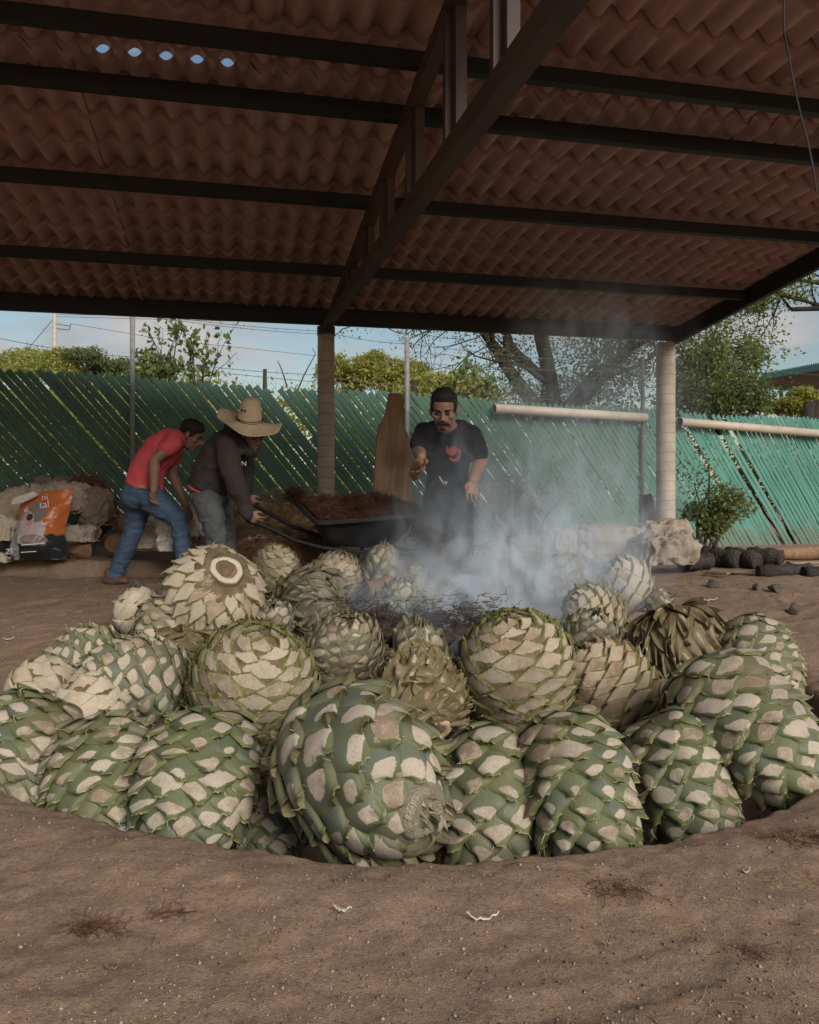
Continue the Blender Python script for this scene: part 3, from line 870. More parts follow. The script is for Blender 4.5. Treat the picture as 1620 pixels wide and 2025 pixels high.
pina('dark agave heart with spiralling dry leaf stubs beside the shaved round one', 1203, 1362, 3.5, .195, .20, (-.55, .1, .80), 'B', n=95, mat='ag_spiral', H=.024, ov=1.5, asp=2.8, seed=27, res=11)
pina('big shaggy brown agave heart hung with dry leaf strips on the right of the heap', 1345, 1292, 3.85, .22, .23, (.15, -.30, -.9), 'C', n=240, mat='ag_dry', H=.030, ov=2.1, asp=.8, seed=28, res=9)
pina('half hidden green and cream agave heart behind the shaved round one', 1165, 1272, 4.45, .17, .18, (.1, -.4, .85), n=85, mat='ag_blue', H=.03, seed=29)
pina('yellowish dry agave heart at the right edge of the smoke', 1178, 1218, 5.0, .19, .19, (-.7, -.2, .5), 'B', n=90, mat='ag_spiral', H=.025, ov=1.6, asp=2.4, seed=30, res=9)
pina('green striped agave heart at the back right of the heap in the smoke', 1235, 1160, 5.75, .195, .20, (-.35, -.1, .9), 'B', n=75, mat='ag_blue', H=.03, ov=1.5, asp=1.2, seed=31, res=10)
pina('small pale green agave piece on the ground right of the striped heart', 1300, 1192, 5.6, .085, .10, (.6, -.4, .5), n=24, mat='ag_blue', H=.02, seed=32)
pina('agave heart standing upright with a crown of green leaf stubs below the wheelbarrow', 757, 1128, 5.75, .13, .16, (.05, -.15, .98), n=44, mat='ag_grey', H=.05, ov=1.8, asp=1.1, seed=33)
pina('wide pale agave heart in the smoke under the thrown fibre', 850, 1150, 5.7, .20, .18, (-.5, .2, .8), 'P', n=70, mat='ag_grey', H=.02, ov=1.3, asp=1.8, seed=34)
pina('small green and cream agave heart at the back edge of the hot stones', 790, 1186, 5.25, .12, .13, (.1, -.5, .8), n=36, mat='ag_green', H=.035, seed=35)
pina('grey agave heart veiled by smoke at the back right of the stones', 1105, 1150, 5.9, .215, .20, (.2, .1, .95), 'C', n=90, mat='ag_grey', H=.03, ov=1.5, seed=36, res=9)
# ------------------------------------------------------------------ hot stones, loose stones
def stone_mesh(r, seed, n=14, m=9, flat=0.75, rough=0.3):
    mb = MB().ball((0, 0, 0), (r, r * 0.85, r * flat), n, m)
    v = np.array(mb.v); u = v / (np.linalg.norm(v, axis=1)[:, None] + 1e-9)
    # facet the lump with a few random cutting planes
    rs = np.random.default_rng(seed)
    k = 1 + rough * fbm(u * 1.6 + seed * 3.3, 3, seed)
    v = v * k[:, None]
    for _ in range(11):
        d = rs.normal(size=3); d /= np.linalg.norm(d); lim = r * rs.uniform(0.45, 0.75)
        over = np.clip(v @ d - lim, 0, None); v = v - over[:, None] * d * 0.85
    me = pymesh('stone', v, mb.f)
    bm = bmesh.new(); bm.from_mesh(me); bmesh.ops.remove_doubles(bm, verts=bm.verts, dist=1e-5); bmesh.ops.recalc_face_normals(bm, faces=bm.faces); bm.to_mesh(me); bm.free()
    return me
def stone_mat(name, c1, c2):
    t = NT(name); v = t.obj()
    t.col(t.ramp(t.noise(v, 14, 6, 0.7), [(0.3, c1), (0.7, c2)])); t.rough(0.95, 0.1)
    t.bump(t.noise(v, 60, 5, 0.75), 0.8, 0.012)
    return t.m
M['basalt'] = stone_mat('burnt stone', (0.018, 0.015, 0.013), (0.085, 0.065, 0.055))
M['graystone'] = stone_mat('grey stone', (0.07, 0.065, 0.062), (0.16, 0.145, 0.13))
M['clay'] = stone_mat('clay clod', (0.16, 0.095, 0.055), (0.27, 0.165, 0.095))
def stone(label, px, py, d, r, seed, mat, group, flat=0.75, drop=True, cat='stone', name='stone'):
    c = P(px, py, d)
    if drop: c.z = gz(c.x, c.y) + r * flat * 0.55
    o = link(name, stone_mesh(r, seed, 12, 8, flat=flat), None, M[mat], False)
    o.location = c; o.rotation_euler = (0, 0, seed * 1.3)
    return tag(o, label, cat, group)
HS = 'hot stones heaped in the pit'
rsn = np.random.default_rng(3)
for i, (px, py, d, r) in enumerate([(725, 1228, 4.55, .10), (760, 1248, 4.35, .085), (790, 1222, 4.6, .085), (745, 1205, 4.8, .09), (705, 1215, 4.75, .075), (815, 1245, 4.4, .075),
                                    (785, 1262, 4.2, .07), (845, 1235, 4.5, .08), (880, 1255, 4.35, .075), (870, 1215, 4.7, .085), (910, 1235, 4.5, .08), (945, 1225, 4.6, .08), (830, 1205, 4.85, .085),
                                    (960, 1255, 4.3, .07), (985, 1215, 4.7, .085), (1010, 1240, 4.6, .08), (920, 1200, 4.9, .09), (1030, 1210, 4.9, .08), (690, 1240, 4.5, .07)]):
    stone('burnt dark stone in the smoking heap at the middle of the pit', px, py + 8, d, r * .8, i + 1, 'basalt', HS, drop=False)
for a in (('dark grey stone on the ground right beside the shoe of the man in red', 271, 1145, 6.45, .07, 41, 'graystone'),
          ('dark squarish stone lying left of the tall ringed agave heart', 314, 1150, 6.25, .055, 42, 'graystone'),
          ('flat dark stone on the bare ground below the charred logs at right', 1408, 1157, 6.6, .06, 43, 'graystone'),
          ('small dark stone on the ground right of the flat one, below the pole', 1497, 1165, 6.5, .05, 44, 'graystone'),
          ('dark lump of earth on the bare ground at far right', 1535, 1172, 6.4, .06, 45, 'graystone'),
          ('dark clod on the trodden ground near the right picture edge', 1570, 1203, 5.7, .055, 46, 'graystone'),
          ('big round brown clod of clay behind the man in red', 250, 1038, 7.5, .15, 47, 'clay'),
          ('brown clay clod between the sacks and the legs of the man in red', 232, 1075, 7.25, .13, 48, 'clay'),
          ('low clay clod under the pile of folded sacks', 160, 1092, 7.15, .14, 49, 'clay')):
    stone(*a, None, drop=a[3] < 7, flat=0.7)

# ------------------------------------------------------------------ fibre heaps
def fibre_mat(name, c1, c2):
    t = NT(name); t.col(t.ramp(t.noise(t.pos(), 35, 4), [(0.3, c1), (0.7, c2)])); t.rough(0.9, 0.1); return t.m
M['fibre'] = fibre_mat('brown fibre', (0.075, 0.035, 0.022), (0.20, 0.10, 0.060))
M['fibre_dark'] = fibre_mat('dark fibre', (0.03, 0.018, 0.013), (0.08, 0.045, 0.03))
M['straw'] = fibre_mat('dry straw', (0.22, 0.14, 0.075), (0.36, 0.25, 0.14))
def fibres(rs, cen, n, length, rad, lift=0.5, r=0.0022, seg=3):
    """n curved strands; cen(k) gives the root points; returns verts, quads"""
    base = cen(n)
    d = rs.normal(size=(n, 3)); d[:, 2] = d[:, 2] * lift + 0.15; d /= np.linalg.norm(d, axis=1)[:, None]
    b = rs.normal(size=(n, 3)) * 0.8
    L = length * rs.uniform(0.5, 1.3, n)
    s1 = np.cross(d, rs.normal(size=(n, 3))); s1 /= np.linalg.norm(s1, axis=1)[:, None]; s2 = np.cross(d, s1)
    vs = []
    for k in range(seg + 1):
        u = k / seg - 0.5
        c = base + d * (u * L)[:, None] + b * ((u * u - 0.08) * L)[:, None] * 0.9
        w = r * (1 - 0.6 * abs(2 * u))
        for j in range(3):
            a = 2 * math.pi * j / 3
            vs.append(c + s1 * (w * math.cos(a)) + s2 * (w * math.sin(a)))
    V = np.stack(vs, 1).reshape(-1, 3); per = (seg + 1) * 3
    q = []
    for k in range(seg):
        for j in range(3): q.append((k * 3 + j, k * 3 + (j + 1) % 3, (k + 1) * 3 + (j + 1) % 3, (k + 1) * 3 + j))
    Q = (np.arange(n)[:, None, None] * per + np.array(q)[None]).reshape(-1, 4)
    return V, Q
def heap_obj(name, rs, cen, n, length, mat, parent=None, core=None, **k):
    V, Q = fibres(rs, cen, n, length, 0, **k)
    if core is not None:
        cv, cq = core; Q = np.concatenate([Q, np.array(cq) + len(V)]); V = np.concatenate([V, np.array(cv)])
    o = link(name, fastmesh(name, V, Q), parent, mat, False)
    return o
def lump(c, r, seed, n=20, m=12, amp=0.25):
    mb = MB().ball(c, r, n, m); v = np.array(mb.v); c = np.array(c)
    u = (v - c); v = c + u * (1 + amp * fbm(u * 5 + seed, 3, seed))[:, None]
    return v, mb.f

# ------------------------------------------------------------------ wheelbarrow with fibre
M['tray'] = simple('black tray plastic', (0.016, 0.017, 0.018), (0.036, 0.036, 0.038), 7, 0.5, 0.25, 0.004, 0.4)
M['handle'] = simple('black handle tube', (0.008, 0.008, 0.008), (0.016, 0.016, 0.016), 6, 0.6, 0, 0.001, 0.25)
M['tyre'] = simple('tyre rubber', (0.012, 0.012, 0.012), (0.03, 0.03, 0.03), 12, 0.8, 0.3, 0.004, 0.2)
def wheelbarrow():
    FL, NL, NR_, FR = P(579, 981, 6.65), P(629, 1030, 5.98), P(842, 1014, 5.9), P(828, 1004, 6.55)
    bNL, bNR, bFR, bFL = P(640, 1079, 6.12), P(775, 1088, 6.08), P(775, 1070, 6.42), P(650, 1060, 6.45)
    root = empty('wheelbarrow', (bNL + bFR) / 2 - Vector((0, 0, .3)), 'black wheelbarrow heaped with brown fibre, tilted towards the pit', 'wheelbarrow')
    top = [NL, NR_, FR, FL]; bot = [bNL, bNR, bFR, bFL]
    def ringpts(q, rnd, n=5):
        out = []
        for i in range(4):
            a, b, c = q[i - 1], q[i], q[(i + 1) % 4]
            p0 = b + (a - b).normalized() * rnd; p1 = b + (c - b).normalized() * rnd
            for k in range(n):
                u = k / (n - 1); out.append((p0.lerp(b, u)).lerp(b.lerp(p1, u), u))
        return out
    cen = (FL + NL + NR_ + FR) / 4
    up = (NR_ - NL).cross(FL - NL).normalized()
    rings = [ringpts([p + (p - cen).normalized() * 0.022 - up * 0.02 for p in top], 0.10), ringpts([p + (p - cen).normalized() * 0.022 for p in top], 0.10), ringpts(top, 0.10)]
    for u in (0.03, 0.35, 0.7, 0.93): rings.append(ringpts([a.lerp(b, u) + up * 0.0 for a, b in zip(top, bot)], 0.10))
    rings.append(ringpts([b + (sum(bot, Vector()) / 4 - b) * 0.12 for b in bot], 0.09))
    inner = [ringpts([a.lerp(b, u) + (sum(bot, Vector()) / 4 - b).normalized() * 0.02 for a, b in zip(top, bot)], 0.10) for u in (0.0, 0.5, 0.92)]
    m = MB(); n = len(rings[0])
    v = [p for r in rings for p in r]; f = [(i * n + k, i * n + (k + 1) % n, (i + 1) * n + (k + 1) % n, (i + 1) * n + k) for i in range(len(rings) - 1) for k in range(n)]
    f.append(tuple((len(rings) - 1) * n + k for k in range(n)))
    m.add(v, f); m.build('tray', M['tray'], root, True)
    m = MB(); v = [p for r in inner for p in r]; f = [(i * n + k, i * n + (k + 1) % n, (i + 1) * n + (k + 1) % n, (i + 1) * n + k) for i in range(len(inner) - 1) for k in range(n)]
    f.append(tuple((len(inner) - 1) * n + k for k in range(n)))
    m.add(v, f); m.build('tray_inside', M['tray'], root, True)
    m = MB(); m.tube([p - up * 0.006 for p in rings[0]] + [rings[0][0] - up * 0.006], 0.012, 8); m.build('rim', M['tray'], root, True)
    for pts in ([P(488, 1028, 5.95), P(514, 1036, 5.95), P(545, 1050, 5.98), P(580, 1068, 6.02), P(640, 1084, 6.1), P(760, 1096, 6.15), P(850, 1100, 6.2)],
                [P(490, 985, 6.55), P(510, 1003, 6.54), P(545, 1022, 6.52), P(580, 1042, 6.5), P(640, 1062, 6.48), P(760, 1080, 6.42), P(850, 1096, 6.36)]):
        h = MB().tube(pts, [.017, .017, .016, .016, .016, .016, .016], 12).build('handle', M['handle'], root, True)
        MB().tube([pts[0], pts[0].lerp(pts[1], .95)], .022, 12).build('grip', M['handle'], h, True)
    wc = P(868, 1108, 6.28); ax = (P(850, 1096, 6.36) - P(850, 1100, 6.2)).normalized()
    U = ax.orthogonal().normalized(); V2 = ax.cross(U)
    m = MB(); m.tube([wc + (U * math.cos(a) + V2 * math.sin(a)) * 0.15 for a in np.linspace(0, 2 * math.pi, 25)], 0.045, 10); w = m.build('wheel', M['tyre'], root, True)
    m = MB(); m.tube([wc - ax * 0.02, wc + ax * 0.02], 0.11, 20); m.tube([wc - ax * .1, wc + ax * .1], .012, 8); m.build('hub', M['galv'], w)
    for (a, b) in (((660, 1088, 6.12), (650, 1150, 6.1)), ((660, 1070, 6.46), (650, 1140, 6.48))):
        q = P(*b); q.z = gz(q.x, q.y); MB().tube([P(*a), q, q + Vector((.12, 0, 0.005)), P(*a) + Vector((.25, 0, 0))], .012, 8).build('leg', M['handle'], root, True)
    # load
    rs = np.random.default_rng(5)
    T = [np.array(p) for p in top]
    def cenf(n):
        u = rs.uniform(0.04, 0.96, n); w = rs.uniform(0.06, 0.94, n)
        a = T[0] * (1 - u)[:, None] + T[1] * u[:, None]; b = T[3] * (1 - u)[:, None] + T[2] * u[:, None]
        p = a * (1 - w)[:, None] + b * w[:, None]
        hgt = 0.115 * np.sin(np.pi * u) * np.sin(np.pi * w) + 0.03 * fbm(p * 9, 2, 3) - 0.035 * np.exp(-((u - .35) / .12) ** 2)
        p = p + np.array(up)[None] * (hgt + rs.uniform(-.04, .012, n))[:, None]
        return p
    g = np.array(np.meshgrid(np.linspace(.03, .97, 24), np.linspace(.04, .96, 14))).reshape(2, -1)
    u, w = g; a = T[0] * (1 - u)[:, None] + T[1] * u[:, None]; b = T[3] * (1 - u)[:, None] + T[2] * u[:, None]; p = a * (1 - w)[:, None] + b * w[:, None]
    p = p + np.array(up)[None] * (0.11 * np.sin(np.pi * u) * np.sin(np.pi * w) + 0.03 * fbm(p * 9, 2, 3) - 0.04 - 0.03 * np.exp(-((u - .35) / .12) ** 2))[:, None]
    i = np.arange(24 * 14).reshape(14, 24); cq = np.stack([i[:-1, :-1], i[:-1, 1:], i[1:, 1:], i[1:, :-1]], -1).reshape(-1, 4)
    o = heap_obj('fibre_load', rs, cenf, 5200, .09, M['fibre'], None, (p, cq), lift=.45)
    tag(o, 'brown stringy fibre filling the tray of the black wheelbarrow', 'fibre', kind='stuff')
    tuft = np.array(P(583, 978, 6.6))
    o = heap_obj('fibre_tuft', rs, lambda n: tuft + rs.normal(size=(n, 3)) * np.array([.035, .05, .03]), 420, .09, M['fibre_dark'])
    tag(o, 'dark tuft of fibre caught on the raised corner of the wheelbarrow tray', 'fibre', kind='stuff')
wheelbarrow()
rs = np.random.default_rng(8)
def clump(label, spots, n, length, mat, r=.0025, name='fibre_clump', lift=1.0, core=True):
    pts = [np.array(P(*s[:3])) for s in spots]; sg = np.array([s[3] for s in spots])
    def cen(k):
        idx = rs.integers(0, len(pts), k)
        return np.array(pts)[idx] + rs.normal(size=(k, 3)) * sg[idx][:, None] * np.array([1, .8, 1])
    cv = cf = None
    if core:
        mb = MB()
        for q, s_ in zip(pts, sg):
            v, f = lump(q, s_ * 1.25, 3, 14, 9, .4); mb.add(v, f)
        cv, cf = np.array(mb.v), mb.f
    o = heap_obj(name, rs, cen, n, length, M[mat], None, (cv, cf) if core else None, lift=lift, r=r)
    return tag(o, label, 'fibre', kind='stuff')
clump('dark clump of fibre tumbling from the wheelbarrow into the smoke', [(838, 1045, 5.7, .05), (862, 1062, 5.65, .06), (885, 1085, 5.6, .075), (868, 1100, 5.55, .075), (850, 1085, 5.6, .05), (905, 1100, 5.6, .06), (880, 1125, 5.5, .05)], 2600, .09, 'fibre_dark')
clump('charred fibre strewn over the hot stones in the middle of the pit', [(838, 1222, 4.6, .06), (850, 1230, 4.55, .06), (890, 1228, 4.55, .05), (930, 1222, 4.55, .06), (770, 1225, 4.5, .05), (980, 1225, 4.6, .06), (720, 1218, 4.6, .05)], 1300, .06, 'fibre_dark', core=False, lift=.3)
clump('handful of reddish fibre under the throwing hand of the man in black', [(823, 924, 5.12, .014), (820, 938, 5.12, .014)], 160, .05, 'fibre', core=False)
clump('heap of brown fibre and straw along the foot of the fence', [(430 + 18 * k, 1010 + 5 * math.sin(k * 2.1) + 12, 8.2, .10) for k in range(11)], 5200, .16, 'straw', r=.003, name='fibre_heap', lift=.7)
clump('dark brown fibre litter on the ground behind the pale agave hearts', [(480 + 24 * k, 1095 + 6 * math.sin(k * 1.7), 6.65, .085) for k in range(8)], 3800, .10, 'fibre', name='fibre_heap', lift=.35)
clump('brown fibre heap between the sack pile and the clay clods', [(185, 975, 7.9, .09), (160, 965, 7.9, .08), (205, 1000, 7.8, .09), (195, 1040, 7.7, .1)], 1600, .12, 'fibre', name='fibre_heap')
for lab, px, py, n_, rr, mt in (('tuft of reddish dry grass on the ground at lower left', 190, 1842, 80, .035, 'fibre'), ('thin dark tuft of dry grass right of the reddish one at lower left', 337, 1812, 40, .03, 'fibre'),
                               ('tangle of dry fibres on the ground below the right end of the pit', 1212, 1765, 80, .045, 'fibre'), ('reddish wisp of dry grass near the lower right corner', 1490, 1872, 50, .03, 'fibre'),
                               ('bundle of dry grass at the right edge below the pit rim', 1585, 1668, 160, .06, 'fibre'), ('few dry stalks fanned on the ground at the right edge', 1560, 1730, 60, .07, 'straw')):
    d = F * (CAMZ - 0.01) / (py - HZ); c = P(px, py, d); c.z = gz(c.x, c.y) + .004
    cc = np.array(c)
    o = heap_obj('dry_grass_tuft', rs, lambda k: cc + rs.normal(size=(k, 3)) * np.array([rr, rr * .5, .004]), n_, .07, M[mt], lift=.12, r=.001)
    tag(o, lab, 'dry grass', kind='stuff')

def straw_litter():
    n = 420; y = 1.5 + rs.uniform(0, 1, n) ** 1.5 * 5.6; x = rs.uniform(-.55, .55, n) * y
    ok = np.hypot(x - PIT[0], y - PIT[1]) > PIT[2] + .1; x, y = x[ok], y[ok]; z = ground_z(x, y) + .006
    c = np.stack([x, y, z], 1)
    V, Q = fibres(rs, lambda k: c, len(c), .07, 0, lift=.04, r=.0011)
    gz_ = ground_z(V[:, 0], V[:, 1]); V[:, 2] = np.maximum(V[:, 2], gz_ + .001)
    o = link('straw_litter', fastmesh('straw_litter', V, Q), None, M['straw']); tag(o, 'single straws and dry fibres scattered over the dirt', 'straw', kind='stuff')
straw_litter()

# ------------------------------------------------------------------ wooden board shaped like a bottle
def wood_mat():
    t = NT('old wood'); v = t.obj((9, 9, 0.9)); v2 = t.obj()
    n = t.noise(v, 1.6, 7, 0.6, 1.2)
    c = t.ramp(n, [(0.25, (0.13, 0.072, 0.042)), (0.5, (0.24, 0.145, 0.085)), (0.75, (0.33, 0.21, 0.13))])
    g = t.n('ShaderNodeVectorMath', operation='DISTANCE'); t.l(v2, g.inputs[0]); g.inputs[1].default_value = (0.03, -0.02, 1.02)
    k = t.ramp(g.outputs['Value'], [(0.0, 1.0), (0.10, 0.35), (0.16, 0.0)])
    c = t.mix(k, c, (0.10, 0.05, 0.03)); c = t.mix(t.ramp(t.noise(v2, 3, 5), [(0.45, 0.0), (0.7, 0.5)]), c, (0.11, 0.065, 0.04))
    t.col(c); t.rough(0.8, 0.2); t.bump(n, 0.5, 0.006)
    return t.m
M['wood'] = wood_mat()
def board():
    d = 7.3; base = P(776, 1040, d); base.z = gz(base.x, base.y)
    half = [(768, 776), (764, 800), (760, 822), (748, 843), (744, 860), (741, 900), (738, 950), (735, 1000), (733, 1062)]
    half2 = [(813, 1062), (812, 1000), (812, 950), (812, 900), (812, 880), (806, 858), (797, 845), (797, 822), (796, 800), (795, 778)]
    root = MB().prism([P(x, y, d) for x, y in half + half2], (0, 0, 0), (0.01, 0.09, 0)).build('wooden_board', M['wood'], at=tuple(base))
    bm = bmesh.new(); bm.from_mesh(root.data); bmesh.ops.bevel(bm, geom=[e for e in bm.edges], offset=0.012, segments=2, affect='EDGES'); bm.to_mesh(root.data); bm.free()
    tag(root, 'thick bottle shaped wooden board standing against the fence behind the wheelbarrow', 'board')
board()

# ------------------------------------------------------------------ pale pipes on the fence
M['pipe'] = simple('pale pvc pipe', (0.46, 0.38, 0.30), (0.60, 0.51, 0.41), 4, 0.5, 0.1, 0.002, 0.4)
for lab, a, b in (('pale plastic pipe fixed along the fence left of the right post', (977, 808), (1277, 826)), ('pale plastic pipe along the sunny fence at the right edge', (1345, 834), (1700, 864))):
    s0 = fence_px(a[0], .12); s1 = fence_px(b[0], .12); A_ = P(*a, (FA + FD * s0 + FN * .12).y); B_ = P(*b, (FA + FD * s1 + FN * .12).y)
    r_ = .066
    dirv = (B_ - A_).normalized()
    o = MB().tube([A_, A_ + dirv * .002, A_.lerp(B_, .5), B_ - dirv * .002, B_], [r_ * .94, r_, r_, r_, r_ * .94], 20, False).build('plastic_pipe', M['pipe'], None, True, at=tuple(A_))
    MB().tube([A_ + dirv * .03, A_ + dirv * .031], r_ * .8, 16).build('pipe_end_disc', M['steel'], o, at=tuple(A_))  # dark disc set just inside the left end of the pipe
    tag(o, lab, 'pipe')
    for u in (.06, .5, .94):
        q = A_.lerp(B_, u); m = MB()
        m.tube([q + FN * -.13, q + FN * .0], .012, 6); m.build('bracket', M['galv'], o, at=tuple(A_))
# rusty pipe behind the right post
MB_ = MB().tube([P(1290, 1050, 9.6), P(1284, 1000, 9.62), P(1278, 978, 9.63)], [.075, .072, .068], 14).build('clay_pipe', M['clay'], None, True, at=tuple(P(1290, 1050, 9.6)))
tag(MB_, 'short rusty upright pipe just left of the right post', 'pipe')
# ------------------------------------------------------------------ sacks, bags, logs
def cloth_mat(name, c1, c2, rough=0.9, bump=0.4, spec=0.15, weave=True):
    t = NT(name); v = t.obj()
    n = t.noise(v, 5, 6, 0.65)
    c = t.ramp(n, [(0.3, c1), (0.7, c2)])
    t.col(t.mix(t.ramp(t.noise(v, 18, 5, 0.7), [(0.5, 0.0), (0.75, 0.45)]), c, tuple(x * 0.55 for x in c1))); t.rough(rough, spec)
    t.bump(t.mix(0.4, t.noise(v, 22, 6, 0.7, 0.8), t.noise(v, 300 if weave else 60, 2)), bump, 0.01)
    return t.m
M['sack'] = cloth_mat('beige sack', (0.36, 0.285, 0.205), (0.50, 0.41, 0.31))
M['sack_pale'] = cloth_mat('pale sack', (0.42, 0.36, 0.28), (0.58, 0.50, 0.41))
M['sack_dark'] = cloth_mat('dirty sack', (0.16, 0.12, 0.085), (0.26, 0.20, 0.145))
M['plastic_white'] = cloth_mat('white plastic bag', (0.55, 0.50, 0.46), (0.72, 0.67, 0.62), 0.4, 0.5, 0.5, False)
M['tarp'] = cloth_mat('grey tarpaulin', (0.30, 0.25, 0.20), (0.44, 0.37, 0.30))
def crumpled(name, label, cat, c, r, seed, mat, amp=0.16, fold=0.042, rotz=0.0, boxy=0.62, group=None, parent=None, n=110, m=60, sharp=12.0):
    """a slumped sack: superellipsoid with ridged folds"""
    th = np.linspace(0.02, math.pi - 0.02, m); ph = np.linspace(0, 2 * math.pi, n + 1)[:-1]
    T, Pp = np.meshgrid(th, ph, indexing='ij')
    def sp(x, e): return np.sign(x) * np.abs(x) ** e
    x = sp(np.sin(T), boxy) * sp(np.cos(Pp), boxy); y = sp(np.sin(T), boxy) * sp(np.sin(Pp), boxy); z = sp(np.cos(T), boxy)
    u = np.stack([x, y, z], -1).reshape(-1, 3)
    k = 1 + amp * fbm(u * 1.4 + seed * 7.7, 3, seed)
    R = np.array(r)
    v = u * k[:, None] * R
    rid = 0; a = 1.0
    for o_ in range(3):
        q = vnoise(v * sharp * (1.9 ** o_) * np.array([1.3, 1.3, .7]) + seed * 5.1 + 1.3 * vnoise(v * 5 + seed, seed)[:, None], seed + o_)
        rid = rid + a * (1 - np.abs(q) ** .8 * 2.2); a *= 0.6
    nrm = u / (np.linalg.norm(u, axis=1)[:, None])
    v = v + nrm * (fold * rid * 0.6)[:, None]
    v[:, 2] = np.maximum(v[:, 2], -r[2] * 0.8)
    ca, sa = math.cos(rotz), math.sin(rotz)
    v = np.stack([v[:, 0] * ca - v[:, 1] * sa, v[:, 0] * sa + v[:, 1] * ca, v[:, 2]], 1)
    idx = np.arange(m * n).reshape(m, n)
    q = np.stack([idx[:-1], np.roll(idx, -1, 1)[:-1], np.roll(idx, -1, 1)[1:], idx[1:]], -1).reshape(-1, 4)[:, ::-1]
    o = link(name, fastmesh(name, v, q), parent, M[mat], True)
    o.location = c
    if label: tag(o, label, cat, group)
    return o
def sack(label, px, py, d, w, dep, h, seed, mat='sack', rotz=0.0, **k):
    """w, dep, h in metres (half sizes)"""
    return crumpled('sack', label, 'sack', P(px, py, d), (w, dep, h), seed, mat, rotz=rotz, **k)
sack('beige sack at the left end of the pile behind the orange and black bag', 55, 1005, 7.55, .22, .2, .20, 1, 'sack')
sack('mottled white bundle at the left picture edge beside the orange and black bag', 10, 1048, 7.2, .13, .16, .11, 2, 'sack_pale')
sack('folded tan sack with a gathered mouth right of the orange and black bag', 135, 990, 7.35, .17, .16, .14, 3, 'tarp', fold=.05)
sack('rolled grey sack at the right end of the sack pile', 190, 1010, 7.5, .12, .17, .17, 4, 'sack_dark', fold=.045)
sack('flat grey sack folded in layers at the foot of the pile', 150, 1058, 7.2, .17, .15, .07, 5, 'tarp', boxy=.4)
sack('brown sack slumped on the very top of the pile by the fence', 105, 958, 7.8, .14, .12, .06, 6, 'sack_dark')
sack('black rubbish bundle under the mottled white one at the left edge', 8, 1085, 7.1, .11, .12, .055, 7, 'tyre')
sack('flat whitish sack on the ground at the left edge', 2, 1105, 6.95, .10, .12, .03, 8, 'sack_pale', boxy=.4)
sack('pale straw filled sack behind the legs of the man in red', 305, 1062, 7.05, .19, .17, .14, 9, 'sack_pale')
sack('crumpled white plastic bag between the legs of the man in red', 335, 1062, 6.72, .085, .09, .14, 10, 'plastic_white', fold=.03, sharp=15)
sack('large whitish sack leaning right behind the man in red', 385, 1045, 7.1, .12, .17, .20, 11, 'sack_pale', rotz=.3)
sack('dirty brown sack on the ground between the two bending men', 395, 1088, 6.9, .14, .15, .09, 12, 'sack_dark')
sack('pale torn sack lying under the wheelbarrow handles', 515, 1078, 6.75, .12, .09, .06, 13, 'sack_pale')
sack('long beige sack heaped on the right of the smoke', 1200, 1078, 7.8, .42, .25, .17, 14, 'sack', fold=.05)
sack('rounded pale sack standing at the left end of the sacks behind the smoke', 1112, 1072, 7.6, .11, .13, .115, 15, 'sack_pale')
sack('light brown sack draped high in front of the right post', 1305, 1062, 7.9, .25, .2, .13, 16, 'sack', fold=.05, amp=.2)
sack('greyish sack with a frayed mouth drooping in front of the right post', 1310, 1090, 7.35, .22, .2, .14, 17, 'tarp', fold=.055, amp=.22)
sack('low tan sack half hidden by smoke left of the rounded pale one', 1040, 1078, 7.7, .17, .15, .07, 18, 'sack')
sack('flattened dirty sack in the smoke behind the man in black', 985, 1090, 7.3, .16, .14, .06, 19, 'sack_dark')
def lettering(body, size, parent, loc, rot, name='lettering'):
    cu = bpy.data.curves.new(name, 'FONT'); cu.body = body; cu.size = size; cu.extrude = 0.0015; cu.align_x = 'CENTER'
    tmp = bpy.data.objects.new('tmp', cu); COL.objects.link(tmp)
    me = bpy.data.meshes.new_from_object(tmp.evaluated_get(bpy.context.evaluated_depsgraph_get())); me.materials.clear()
    bpy.data.objects.remove(tmp); bpy.data.curves.remove(cu)
    o = link(name, me, parent, M['print_white']); o.location = loc; o.rotation_euler = rot
    return o
